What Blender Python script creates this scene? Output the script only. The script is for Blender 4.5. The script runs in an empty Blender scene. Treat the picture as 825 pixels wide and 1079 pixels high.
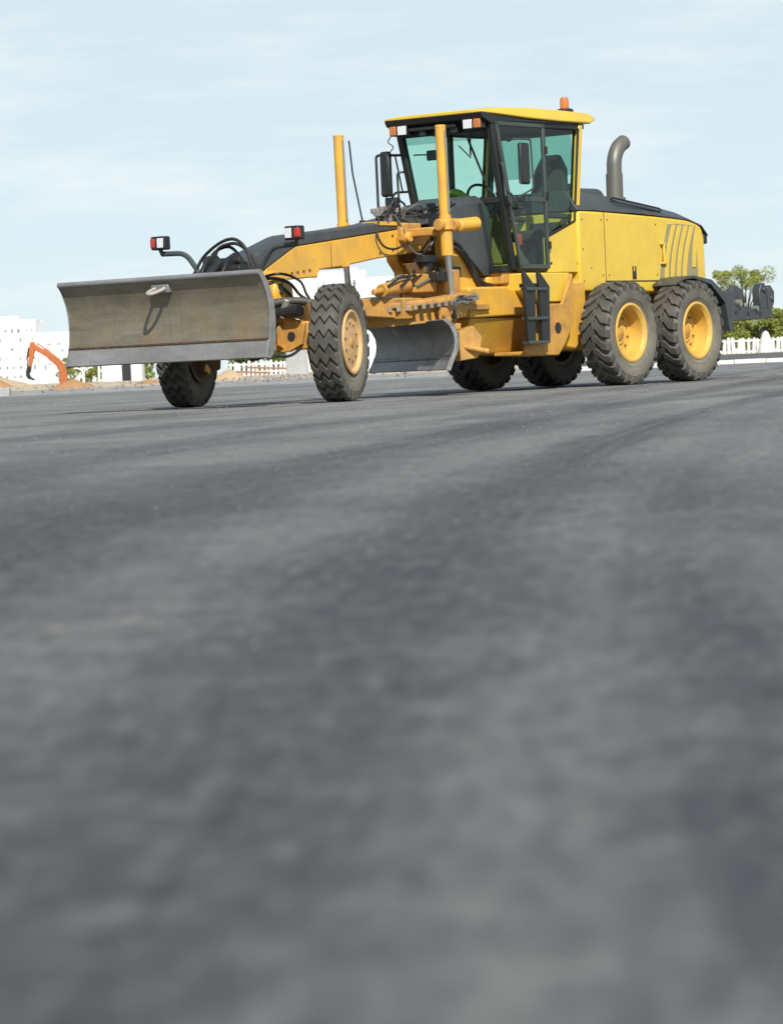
import bpy, math, random
from mathutils import Vector, Matrix
R = math.radians
sc = bpy.context.scene
col = sc.collection
rnd = random.Random(7)

# ------------------------------------------------------------------ camera
CAM_H, ROLL = 0.3816, 0.0453
cd = bpy.data.cameras.new('camera'); cam = bpy.data.objects.new('camera', cd); col.objects.link(cam)
cd.sensor_fit = 'HORIZONTAL'; cd.sensor_width = 24.0
cd.lens = 24.0 * 3312.66 / 825.0
cd.clip_start = 0.1; cd.clip_end = 20000
PITCH = math.atan((539.5 - 386.976) / 3312.66)
cam.matrix_world = (Matrix.Translation((0, 0, CAM_H)) @ Matrix.Rotation(R(90) - PITCH, 4, 'X')
                    @ Matrix.Rotation(-ROLL, 4, 'Z'))
cd.dof.use_dof = True; cd.dof.focus_distance = 41.0; cd.dof.aperture_fstop = 4.5
sc.camera = cam

# ------------------------------------------------------------------ grader pose, sun, sky
MX, MY, YAW = 2.7803, 43.7031, 0.6289
FWD = Vector((-math.sin(YAW), -math.cos(YAW), 0)); LEFT = Vector((math.cos(YAW), -math.sin(YAW), 0))
SUN = (FWD * 0.78 + LEFT * 0.82 + Vector((0, 0, 1.0))).normalized()
ELEV = math.asin(SUN.z); AZ = math.atan2(SUN.x, SUN.y)
ld = bpy.data.lights.new('sun', 'SUN'); ld.energy = 4.2; ld.angle = R(0.5); ld.color = (1.0, 0.955, 0.88)
sun = bpy.data.objects.new('sun', ld); col.objects.link(sun)
sun.rotation_euler = SUN.to_track_quat('Z', 'Y').to_euler()
w = bpy.data.worlds.new('World'); sc.world = w; w.use_nodes = True
nt = w.node_tree; nt.nodes.clear()
wo = nt.nodes.new('ShaderNodeOutputWorld'); bg = nt.nodes.new('ShaderNodeBackground')
sky = nt.nodes.new('ShaderNodeTexSky'); sky.sky_type = 'NISHITA'; sky.sun_disc = False
sky.sun_elevation = ELEV; sky.sun_rotation = AZ
sky.air_density = 0.75; sky.dust_density = 0.0; sky.ozone_density = 4.0; sky.altitude = 600
tc = nt.nodes.new('ShaderNodeTexCoord')
mp = nt.nodes.new('ShaderNodeMapping'); mp.inputs['Scale'].default_value = (5, 5, 26)
cn = nt.nodes.new('ShaderNodeTexNoise'); cn.inputs['Scale'].default_value = 2.2; cn.inputs['Detail'].default_value = 7
cn.inputs['Roughness'].default_value = 0.62
cr = nt.nodes.new('ShaderNodeValToRGB'); cr.color_ramp.elements[0].position = 0.47; cr.color_ramp.elements[1].position = 0.78
mx = nt.nodes.new('ShaderNodeMixRGB'); mx.inputs['Color2'].default_value = (7.6, 7.8, 7.7, 1)
ml = nt.nodes.new('ShaderNodeMath'); ml.operation = 'MULTIPLY'; ml.inputs[1].default_value = 0.7
L = nt.links.new
L(tc.outputs['Generated'], mp.inputs['Vector']); L(mp.outputs['Vector'], cn.inputs['Vector'])
L(cn.outputs['Fac'], cr.inputs['Fac']); L(cr.outputs['Color'], ml.inputs[0]); L(ml.outputs[0], mx.inputs['Fac'])
veil = nt.nodes.new('ShaderNodeMixRGB'); veil.inputs['Fac'].default_value = 0.80     # pale cloud veil, thinned overhead to cut the fill light
veil.inputs['Color2'].default_value = (5.65, 6.55, 6.85, 1)
sz = nt.nodes.new('ShaderNodeSeparateXYZ'); L(tc.outputs['Generated'], sz.inputs[0])
vr = nt.nodes.new('ShaderNodeMapRange'); vr.interpolation_type = 'SMOOTHSTEP'
for k_, v_ in (('From Min', 0.10), ('From Max', 0.55), ('To Min', 0.86), ('To Max', 0.12)): vr.inputs[k_].default_value = v_
L(sz.outputs[2], vr.inputs['Value']); L(vr.outputs['Result'], veil.inputs['Fac'])
L(sky.outputs['Color'], veil.inputs['Color1']); L(veil.outputs['Color'], mx.inputs['Color1']); L(mx.outputs['Color'], bg.inputs['Color'])
bg.inputs['Strength'].default_value = 0.09; L(bg.outputs['Background'], wo.inputs['Surface'])
vs = sc.view_settings
vs.view_transform = 'Standard'; vs.look = 'None'; vs.gamma = 1; vs.use_curve_mapping = False; vs.exposure = 0.5

# ------------------------------------------------------------------ materials
def mat(name):
    m = bpy.data.materials.new(name); m.use_nodes = True
    n = m.node_tree; b = n.nodes['Principled BSDF']
    return m, n, b
def noise(n, scale, detail=5, rough=0.6, vec=None, dist=0.0):
    t = n.nodes.new('ShaderNodeTexNoise'); t.inputs['Scale'].default_value = scale
    t.inputs['Detail'].default_value = detail; t.inputs['Roughness'].default_value = rough
    t.inputs['Distortion'].default_value = dist
    if vec is None:
        c = n.nodes.new('ShaderNodeTexCoord'); vec = c.outputs['Object']
    n.links.new(vec, t.inputs['Vector']); return t.outputs['Fac']
def ramp(n, fac, p0, p1, c0=(0, 0, 0, 1), c1=(1, 1, 1, 1)):
    r = n.nodes.new('ShaderNodeValToRGB'); e = r.color_ramp.elements
    e[0].position = p0; e[1].position = p1; e[0].color = c0; e[1].color = c1
    n.links.new(fac, r.inputs['Fac']); return r.outputs['Color']
def mixc(n, fac, a, b, mode='MIX'):
    x = n.nodes.new('ShaderNodeMixRGB'); x.blend_type = mode
    for s, v in (('Fac', fac), ('Color1', a), ('Color2', b)):
        if isinstance(v, (int, float)): x.inputs[s].default_value = v
        elif isinstance(v, tuple): x.inputs[s].default_value = v if len(v) == 4 else v + (1,)
        else: n.links.new(v, x.inputs[s])
    return x.outputs['Color']
def math_(n, op, a, b=0.0):
    x = n.nodes.new('ShaderNodeMath'); x.operation = op
    for i, v in enumerate((a, b)):
        if isinstance(v, (int, float)): x.inputs[i].default_value = v
        else: n.links.new(v, x.inputs[i])
    return x.outputs[0]
def bump(n, b, h, strength=0.3, dist=0.01):
    u = n.nodes.new('ShaderNodeBump'); u.inputs['Strength'].default_value = strength; u.inputs['Distance'].default_value = dist
    n.links.new(h, u.inputs['Height']); n.links.new(u.outputs['Normal'], b.inputs['Normal'])
def paint(name, c, dirt=(0.22, 0.17, 0.10), amt=0.35, rough=0.38, metal=0.0, scale=2.5, chips=None, var=0.12, bumpd=0.0):
    m, n, b = mat(name)
    f1 = noise(n, scale, 8, 0.65); f2 = noise(n, scale * 9, 5, 0.7)
    base = mixc(n, ramp(n, noise(n, 0.9, 3), 0.3, 0.7), c, tuple(min(1, v * (1 - var)) for v in c))
    d = math_(n, 'MULTIPLY', ramp(n, f1, 0.42, 0.78), amt)
    o = mixc(n, d, base, dirt)
    d2 = math_(n, 'MULTIPLY', ramp(n, f2, 0.55, 0.75), amt * 0.5)
    o = mixc(n, d2, o, dirt)
    cs_ = n.nodes.new('ShaderNodeTexCoord'); ms_ = n.nodes.new('ShaderNodeMapping'); ms_.inputs['Scale'].default_value = (6, 6, 0.7)
    n.links.new(cs_.outputs['Object'], ms_.inputs['Vector'])
    o = mixc(n, math_(n, 'MULTIPLY', ramp(n, noise(n, 1.6, 5, 0.65, ms_.outputs['Vector']), 0.52, 0.75), amt * 0.55), o, dirt)
    if chips:
        o = mixc(n, ramp(n, noise(n, scale * 14, 3, 0.8), 0.70, 0.73), o, chips)
    n.links.new(o, b.inputs['Base Color'])
    n.links.new(math_(n, 'ADD', math_(n, 'MULTIPLY', f1, 0.35), rough - 0.15), b.inputs['Roughness'])
    b.inputs['Metallic'].default_value = metal
    bump(n, b, math_(n, 'ADD', f2, f1), 0.12 if not bumpd else bumpd, 0.006)
    return m
M = {}
M['yellow'] = paint('yellow machine paint', (0.74, 0.40, 0.045), amt=0.5, chips=(0.12, 0.07, 0.04), var=0.10)
M['lemon'] = paint('yellow panel paint', (0.70, 0.475, 0.05), amt=0.20, rough=0.33, var=0.05)
M['oldyellow'] = paint('dusty worn yellow paint', (0.62, 0.32, 0.06), dirt=(0.16, 0.10, 0.055), amt=0.75, rough=0.55, scale=4, chips=(0.10, 0.06, 0.04), var=0.25)
M['rim'] = paint('yellow rim paint', (0.68, 0.41, 0.07), dirt=(0.25, 0.17, 0.1), amt=0.4, rough=0.5, scale=5)
M['darkbrown'] = paint('brown steel with shade painted in', (0.14, 0.075, 0.022), amt=0.5, rough=0.6, dirt=(0.05, 0.04, 0.03), scale=5)  # brown with the shade of rim backs, knuckles and neck web painted in
M['palerim'] = paint('dusty faded rim paint', (0.66, 0.41, 0.17), dirt=(0.3, 0.2, 0.12), amt=0.45, rough=0.6, scale=5)
M['grey'] = paint('dark grey paint', (0.045, 0.053, 0.055), amt=0.18, rough=0.42, dirt=(0.2, 0.19, 0.17))
M['black'] = paint('black paint', (0.014, 0.016, 0.016), amt=0.12, rough=0.4, dirt=(0.12, 0.11, 0.09))
M['plastic'] = paint('black cab trim', (0.012, 0.016, 0.015), amt=0.06, rough=0.5)
M['doormetal'] = paint('grey green door frame', (0.045, 0.06, 0.055), amt=0.15, rough=0.4, dirt=(0.15, 0.14, 0.12))
M['rubberhose'] = paint('hose rubber', (0.016, 0.016, 0.017), amt=0.25, rough=0.5, dirt=(0.13, 0.12, 0.1))
M['greyhose'] = paint('grey sleeve hose', (0.10, 0.11, 0.11), amt=0.4, rough=0.6, scale=20)
M['sleeve'] = paint('dark hose sleeve', (0.045, 0.047, 0.047), amt=0.3, rough=0.6, scale=20)
M['eye'] = paint('chalky worn eye', (0.42, 0.40, 0.35), amt=0.4, rough=0.7, scale=14)
M['chrome'] = paint('bare cylinder rod', (0.62, 0.62, 0.6), amt=0.05, rough=0.25, metal=1.0)
M['steel'] = paint('bare steel', (0.42, 0.41, 0.38), amt=0.3, rough=0.42, metal=0.7, scale=8)
M['rust'] = paint('rusty seam', (0.07, 0.035, 0.018), amt=0.4, rough=0.8, scale=12)
M['exhaust'] = paint('weathered exhaust steel', (0.15, 0.15, 0.13), amt=0.3, rough=0.5, metal=0.4, dirt=(0.2, 0.15, 0.1))
M['seat'] = paint('dark seat cloth', (0.02, 0.025, 0.024), amt=0.1, rough=0.9)
M['hivis'] = paint('hi vis cloth', (0.36, 0.42, 0.04), amt=0.1, rough=0.8)
M['red'] = paint('red plastic', (0.45, 0.035, 0.02), amt=0.05, rough=0.3)
M['orangelens'] = paint('amber lens', (0.52, 0.16, 0.04), amt=0.05, rough=0.2)
M['white'] = paint('white plastic', (0.75, 0.76, 0.74), amt=0.1, rough=0.4)
M['olive'] = paint('olive trim', (0.19, 0.15, 0.03), amt=0.2, rough=0.7)

def blade_mat(name, c, rough=0.5, patch=(0.20, 0.14, 0.06)):
    m, n, b = mat(name)
    c0 = n.nodes.new('ShaderNodeTexCoord'); mpn = n.nodes.new('ShaderNodeMapping'); mpn.inputs['Scale'].default_value = (1, 1.2, 4)
    n.links.new(c0.outputs['Object'], mpn.inputs['Vector'])
    f1 = noise(n, 1.6, 8, 0.6, mpn.outputs['Vector']); f2 = noise(n, 30, 5, 0.7); f3 = noise(n, 5, 6, 0.7)
    o = mixc(n, ramp(n, f1, 0.36, 0.68), c, tuple(v * 0.62 for v in c))
    o = mixc(n, math_(n, 'MULTIPLY', ramp(n, f3, 0.50, 0.75), 0.5), o, patch)
    o = mixc(n, math_(n, 'MULTIPLY', ramp(n, f2, 0.5, 0.8), 0.35), o, (0.33, 0.31, 0.27))
    m2 = n.nodes.new('ShaderNodeMapping'); m2.inputs['Scale'].default_value = (1, 26, 1.1); n.links.new(c0.outputs['Object'], m2.inputs['Vector'])
    m3 = n.nodes.new('ShaderNodeMapping'); m3.inputs['Scale'].default_value = (1, .8, 30); n.links.new(c0.outputs['Object'], m3.inputs['Vector'])
    o = mixc(n, math_(n, 'MULTIPLY', ramp(n, noise(n, 1.3, 5, 0.7, m2.outputs['Vector']), 0.52, 0.72), 0.45), o, tuple(v * 0.5 for v in c))
    o = mixc(n, math_(n, 'MULTIPLY', ramp(n, noise(n, 1.3, 5, 0.7, m3.outputs['Vector']), 0.58, 0.72), 0.35), o, (0.34, 0.33, 0.30))
    o = mixc(n, math_(n, 'MULTIPLY', ramp(n, noise(n, 1.3, 8, 0.72), 0.53, 0.72), 0.55), o, patch)
    n.links.new(o, b.inputs['Base Color']); b.inputs['Metallic'].default_value = 0.25
    n.links.new(math_(n, 'ADD', math_(n, 'MULTIPLY', f3, 0.3), rough - 0.1), b.inputs['Roughness'])
    bump(n, b, math_(n, 'ADD', f2, f3), 0.25, 0.006)
    return m
M['blade'] = blade_mat('scoured blade steel', (0.225, 0.20, 0.145), patch=(0.24, 0.155, 0.06))
M['bladeedge'] = blade_mat('worn cutting edge steel', (0.25, 0.25, 0.245), patch=(0.2, 0.19, 0.17))
M['moldboard'] = blade_mat('moldboard steel', (0.15, 0.155, 0.14))

def rubber_mat():
    m, n, b = mat('dusty tyre rubber')
    f1 = noise(n, 3.5, 6, 0.65); f2 = noise(n, 40, 4, 0.7)
    o = mixc(n, ramp(n, f1, 0.3, 0.75), (0.034, 0.033, 0.029), (0.105, 0.097, 0.078))
    o = mixc(n, math_(n, 'MULTIPLY', ramp(n, f2, 0.5, 0.8), 0.4), o, (0.14, 0.13, 0.11))
    n.links.new(o, b.inputs['Base Color']); b.inputs['Roughness'].default_value = 0.75
    bump(n, b, f2, 0.25, 0.004); return m
M['rubber'] = rubber_mat()
def wall_rubber():
    m, n, b = mat('dusty tyre sidewall')
    f1 = noise(n, 2.5, 6, 0.65); f2 = noise(n, 25, 4, 0.7)
    o = mixc(n, ramp(n, f1, 0.3, 0.7), (0.09, 0.085, 0.07), (0.21, 0.19, 0.145))
    o = mixc(n, math_(n, 'MULTIPLY', ramp(n, f2, 0.5, 0.8), 0.35), o, (0.05, 0.05, 0.045))
    n.links.new(o, b.inputs['Base Color']); b.inputs['Roughness'].default_value = 0.8
    bump(n, b, f2, 0.2, 0.004); return m
M['sidewall'] = wall_rubber()

def glass(name, t, refl=1.0):
    m = bpy.data.materials.new(name); m.use_nodes = True; n = m.node_tree; n.nodes.clear()
    o = n.nodes.new('ShaderNodeOutputMaterial'); x = n.nodes.new('ShaderNodeMixShader')
    tr = n.nodes.new('ShaderNodeBsdfTransparent'); tr.inputs['Color'].default_value = t + (1,)
    g = n.nodes.new('ShaderNodeBsdfGlossy'); g.inputs['Roughness'].default_value = 0.02
    f = n.nodes.new('ShaderNodeFresnel'); f.inputs['IOR'].default_value = 1.45
    gm = n.nodes.new('ShaderNodeNewGeometry')
    mm = math_(n, 'MULTIPLY', math_(n, 'MULTIPLY', f.outputs['Fac'], refl), math_(n, 'SUBTRACT', 1.0, gm.outputs['Backfacing']))
    n.links.new(mm, x.inputs['Fac']); n.links.new(tr.outputs[0], x.inputs[1]); n.links.new(g.outputs[0], x.inputs[2])
    n.links.new(x.outputs[0], o.inputs['Surface']); return m
M['glass'] = glass('green tinted cab glass', (0.86, 0.98, 0.93))
M['strip'] = glass('darker sun strip glass', (0.62, 0.80, 0.76))
M['darkglass'] = glass('dark tinted door glass', (0.84, 0.95, 0.90))
M['film'] = glass('dark sun film glass', (0.50, 0.72, 0.66))
def lens_mat():
    m, n, b = mat('lamp lens'); b.inputs['Base Color'].default_value = (0.8, 0.82, 0.82, 1)
    b.inputs['Roughness'].default_value = 0.15; b.inputs['Metallic'].default_value = 0.3
    bump(n, b, noise(n, 60, 2), 0.5, 0.01); return m
M['lens'] = lens_mat()
def mirror_mat():
    m, n, b = mat('mirror'); b.inputs['Base Color'].default_value = (0.7, 0.75, 0.75, 1); b.inputs['Metallic'].default_value = 1; b.inputs['Roughness'].default_value = 0.05
    return m
M['mirror'] = mirror_mat()

def asphalt():
    m, n, b = mat('worn dusty asphalt')
    c = n.nodes.new('ShaderNodeTexCoord'); s = n.nodes.new('ShaderNodeSeparateXYZ'); n.links.new(c.outputs['Object'], s.inputs[0])
    # distance across a curved driving line: straight-ish near the camera, bending to the right further out
    dy = math_(n, 'ADD', s.outputs[1], 0.0); yc = math_(n, 'MINIMUM', s.outputs[1], 22.0)
    far_ = math_(n, 'MULTIPLY', math_(n, 'MAXIMUM', math_(n, 'SUBTRACT', s.outputs[1], 22.0), 0.0), 0.154)
    bend = math_(n, 'ADD', math_(n, 'ADD', math_(n, 'MULTIPLY', s.outputs[1], 0.045), math_(n, 'MULTIPLY', math_(n, 'MULTIPLY', yc, yc), 0.0035)), far_)
    rr = math_(n, 'SUBTRACT', s.outputs[0], bend)
    def streak(kr, ky, scale, det, rough):
        cb = n.nodes.new('ShaderNodeCombineXYZ')
        n.links.new(math_(n, 'MULTIPLY', rr, kr), cb.inputs[0]); n.links.new(math_(n, 'MULTIPLY', dy, ky), cb.inputs[1])
        return noise(n, scale, det, rough, cb.outputs[0], 0.4)
    a = streak(1.5, 0.10, 1.0, 5, 0.6); a2 = streak(5.0, 0.10, 1.0, 5, 0.65); a3 = streak(20.0, 0.25, 1.0, 3, 0.6)
    p = noise(n, 0.9, 6, 0.62); g = noise(n, 90, 4, 0.75); g2 = noise(n, 14, 6, 0.7); big = noise(n, 0.16, 4, 0.55)
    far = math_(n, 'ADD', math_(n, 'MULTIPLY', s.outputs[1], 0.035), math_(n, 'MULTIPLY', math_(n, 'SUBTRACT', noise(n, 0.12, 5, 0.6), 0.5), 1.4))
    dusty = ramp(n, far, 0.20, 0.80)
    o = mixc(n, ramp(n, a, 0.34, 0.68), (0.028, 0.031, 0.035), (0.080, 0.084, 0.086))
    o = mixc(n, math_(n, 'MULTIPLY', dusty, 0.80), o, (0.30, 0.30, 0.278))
    wob = math_(n, 'MULTIPLY', math_(n, 'SUBTRACT', noise(n, 1.1, 5, 0.65), 0.5), 0.42)
    brk = ramp(n, math_(n, 'ADD', math_(n, 'MULTIPLY', a3, 0.6), math_(n, 'MULTIPLY', noise(n, 5.0, 5, 0.7), 0.4)), 0.38, 0.58)
    def track(o, c, w0, w1, amt, colr):      # a long curved tyre sweep on the ground, broken up by tread lines
        d = math_(n, 'ABSOLUTE', math_(n, 'ADD', math_(n, 'ADD', rr, -c), wob))
        k_ = math_(n, 'MULTIPLY', ramp(n, d, w0, w1, (1, 1, 1, 1), (0, 0, 0, 1)), math_(n, 'ADD', math_(n, 'MULTIPLY', brk, 0.6), 0.4))
        return mixc(n, math_(n, 'MULTIPLY', k_, amt), o, colr)
    o = track(o, -0.02, .04, .16, .55, (0.22, 0.222, 0.21))
    o = track(o, 0.36, .04, .16, .45, (0.21, 0.212, 0.20))
    o = track(o, -0.82, .06, .26, .60, (0.24, 0.242, 0.225))
    o = track(o, -2.2, .10, .40, .45, (0.20, 0.20, 0.19))
    o = track(o, 1.1, .05, .22, .35, (0.19, 0.193, 0.183))
    d1 = streak(0.9, 0.14, 1.0, 4, 0.6)
    o = mixc(n, math_(n, 'MULTIPLY', ramp(n, d1, 0.47, 0.62), 0.62), o, (0.038, 0.039, 0.045))
    o = mixc(n, math_(n, 'MULTIPLY', ramp(n, a2, 0.48, 0.72), 0.38), o, (0.19, 0.187, 0.175))
    o = mixc(n, math_(n, 'MULTIPLY', ramp(n, a3, 0.50, 0.72), 0.26), o, (0.045, 0.046, 0.05))
    o = mixc(n, math_(n, 'MULTIPLY', ramp(n, big, 0.45, 0.65), 0.30), o, (0.05, 0.052, 0.058))
    o = mixc(n, math_(n, 'MULTIPLY', ramp(n, p, 0.48, 0.70), 0.40), o, (0.16, 0.163, 0.155))
    o = mixc(n, math_(n, 'MULTIPLY', ramp(n, noise(n, 4.5, 6, 0.65), 0.46, 0.68), 0.40), o, (0.045, 0.046, 0.05))
    o = mixc(n, math_(n, 'MULTIPLY', ramp(n, noise(n, 7.0, 5, 0.65), 0.56, 0.70), 0.40), o, (0.20, 0.19, 0.17))
    o = track(o, -0.36, .05, .24, .80, (0.028, 0.030, 0.034))
    o = track(o, -1.45, .10, .42, .78, (0.030, 0.032, 0.036))
    o = track(o, 0.62, .04, .16, .45, (0.04, 0.042, 0.045))
    o = track(o, -3.1, .10, .5, .6, (0.04, 0.042, 0.045))
    o = track(o, 1.9, .10, .4, .5, (0.042, 0.044, 0.047))
    mo_ = noise(n, 11.0, 5, 0.7)
    o = mixc(n, math_(n, 'MULTIPLY', ramp(n, mo_, 0.52, 0.66), 0.42), o, (0.19, 0.19, 0.178))
    o = mixc(n, math_(n, 'MULTIPLY', ramp(n, mo_, 0.34, 0.48, (1, 1, 1, 1), (0, 0, 0, 1)), 0.55), o, (0.030, 0.031, 0.035))
    o = mixc(n, math_(n, 'MULTIPLY', ramp(n, noise(n, 0.7, 6, 0.68), 0.52, 0.68), 0.4), o, (0.055, 0.056, 0.060))
    rl = streak(30.0, 7.0, 1.0, 5, 0.75)      # coarse stone texture, slightly drawn out by the roller
    o = mixc(n, math_(n, 'MULTIPLY', ramp(n, rl, 0.52, 0.64), 0.42), o, (0.21, 0.21, 0.197))
    o = mixc(n, math_(n, 'MULTIPLY', ramp(n, rl, 0.34, 0.48, (1, 1, 1, 1), (0, 0, 0, 1)), 0.45), o, (0.028, 0.030, 0.033))
    vo = n.nodes.new('ShaderNodeTexVoronoi'); vo.inputs['Scale'].default_value = 38; n.links.new(c.outputs['Object'], vo.inputs['Vector'])
    o = mixc(n, math_(n, 'MULTIPLY', ramp(n, vo.outputs['Distance'], 0.10, 0.30, (1, 1, 1, 1), (0, 0, 0, 1)), math_(n, 'MULTIPLY', ramp(n, g2, 0.5, 0.62), 0.55)), o, (0.30, 0.29, 0.27))
    o = mixc(n, math_(n, 'MULTIPLY', ramp(n, g2, 0.50, 0.78), 0.35), o, (0.035, 0.036, 0.04))
    o = mixc(n, math_(n, 'MULTIPLY', ramp(n, g, 0.54, 0.72), 0.40), o, (0.22, 0.215, 0.20))
    n.links.new(o, b.inputs['Base Color'])
    n.links.new(math_(n, 'ADD', math_(n, 'MULTIPLY', a, 0.2), 0.66), b.inputs['Roughness'])
    b.inputs['Specular IOR Level'].default_value = 0.35
    bump(n, b, math_(n, 'ADD', g, g2), 0.5, 0.006); return m
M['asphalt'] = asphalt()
def earth(name, c0, c1, c2, s=0.8, s2=9):
    m, n, b = mat(name)
    o = mixc(n, ramp(n, noise(n, s, 7, 0.65), 0.35, 0.68), c0, c1)
    o = mixc(n, math_(n, 'MULTIPLY', ramp(n, noise(n, s2, 6, 0.7), 0.5, 0.75), 0.6), o, c2)
    n.links.new(o, b.inputs['Base Color']); b.inputs['Roughness'].default_value = 0.95
    bump(n, b, noise(n, s2 * 2, 6, 0.7), 0.8, 0.05); return m
M['soil'] = earth('dry sandy soil', (0.42, 0.33, 0.22), (0.50, 0.42, 0.31), (0.30, 0.25, 0.13), 0.25, 2.0)
M['gravel'] = earth('grey gravel', (0.22, 0.22, 0.215), (0.33, 0.325, 0.31), (0.12, 0.12, 0.115), 0.9, 8)
M['darksoil'] = earth('dark soil with shade painted in', (0.085, 0.085, 0.08), (0.13, 0.13, 0.12), (0.06, 0.06, 0.055), 0.7, 6)  # soil darkened to carry the shade of the strip behind the kerb
M['sand'] = earth('orange sand', (0.40, 0.215, 0.095), (0.46, 0.26, 0.125), (0.34, 0.18, 0.08), 1.5, 12)
M['palesand'] = earth('pale sandy soil', (0.46, 0.34, 0.21), (0.52, 0.40, 0.26), (0.36, 0.23, 0.12), 1.2, 8)
M['concrete'] = earth('grey concrete', (0.36, 0.37, 0.37), (0.44, 0.44, 0.43), (0.28, 0.28, 0.28), 1.5, 10)
M['paleconcrete'] = earth('pale concrete', (0.62, 0.62, 0.60), (0.70, 0.69, 0.66), (0.50, 0.49, 0.46), 1.2, 6)
M['render'] = earth('white rendered wall', (0.78, 0.78, 0.77), (0.84, 0.83, 0.81), (0.74, 0.73, 0.72), 0.06, 0.8)
M['greypanel'] = paint('pale grey panel', (0.56, 0.57, 0.58), amt=0.1, rough=0.7)
M['windowdark'] = paint('dim window', (0.24, 0.26, 0.28), amt=0.1, rough=0.2)
M['bluewall'] = earth('pale blue panel wall', (0.55, 0.65, 0.75), (0.62, 0.71, 0.79), (0.58, 0.66, 0.72), 0.06, 0.8)
M['louvre'] = paint('green grey louvre mesh', (0.30, 0.27, 0.13), amt=0.25, rough=0.7, scale=20)
M['darknut'] = paint('oily wheel nut', (0.16, 0.11, 0.05), amt=0.3, rough=0.6)
M['orange'] = paint('orange machine paint', (0.46, 0.125, 0.03), amt=0.25, rough=0.45)
M['timber'] = earth('red brown timber', (0.30, 0.15, 0.09), (0.36, 0.20, 0.12), (0.20, 0.10, 0.06), 3, 12)
M['bark'] = earth('bark', (0.10, 0.07, 0.045), (0.14, 0.10, 0.07), (0.07, 0.05, 0.03), 4, 20)
M['rock'] = earth('grey stone', (0.27, 0.26, 0.245), (0.36, 0.345, 0.32), (0.2, 0.19, 0.18), 8, 30)
def leaf(name, a, b2):
    m, n, b = mat(name)
    oi = n.nodes.new('ShaderNodeNewGeometry')
    o = mixc(n, oi.outputs['Random Per Island'], a, b2)
    n.links.new(o, b.inputs['Base Color']); b.inputs['Roughness'].default_value = 0.6
    t = n.nodes.new('ShaderNodeBsdfTranslucent'); n.links.new(o, t.inputs['Color'])
    x = n.nodes.new('ShaderNodeMixShader'); x.inputs[0].default_value = 0.35
    out = n.nodes['Material Output']; n.links.new(b.outputs[0], x.inputs[1]); n.links.new(t.outputs[0], x.inputs[2]); n.links.new(x.outputs[0], out.inputs['Surface'])
    return m
M['leaf'] = leaf('yellow green leaves', (0.15, 0.20, 0.035), (0.40, 0.42, 0.10))
M['darkleaf'] = leaf('mid green leaves', (0.07, 0.12, 0.025), (0.17, 0.21, 0.05))

# ------------------------------------------------------------------ mesh helpers
def link(name, me, parent=None):
    o = bpy.data.objects.new(name, me); col.objects.link(o)
    if parent: o.parent = parent
    return o
def rounded(pts, rad, seg=5):
    pts = [Vector(p) for p in pts]; out = [pts[0]]
    for i in range(1, len(pts) - 1):
        p, a, b = pts[i], pts[i - 1], pts[i + 1]
        r = min(rad, (a - p).length * 0.48, (b - p).length * 0.48)
        p0 = p + (a - p).normalized() * r; p1 = p + (b - p).normalized() * r
        for k in range(seg + 1):
            t = k / seg; out.append(p0 * (1 - t) ** 2 + p * 2 * t * (1 - t) + p1 * t * t)
    out.append(pts[-1]); return out
def spline(pts, seg=8):
    pts = [Vector(p) for p in pts]; P = [pts[0] * 2 - pts[1]] + pts + [pts[-1] * 2 - pts[-2]]; out = []
    for i in range(1, len(P) - 2):
        a, b, c, d = P[i - 1], P[i], P[i + 1], P[i + 2]
        for k in range(seg):
            t = k / seg
            out.append(0.5 * (2 * b + (c - a) * t + (2 * a - 5 * b + 4 * c - d) * t * t + (3 * b - a - 3 * c + d) * t ** 3))
    out.append(pts[-1]); return out
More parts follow.
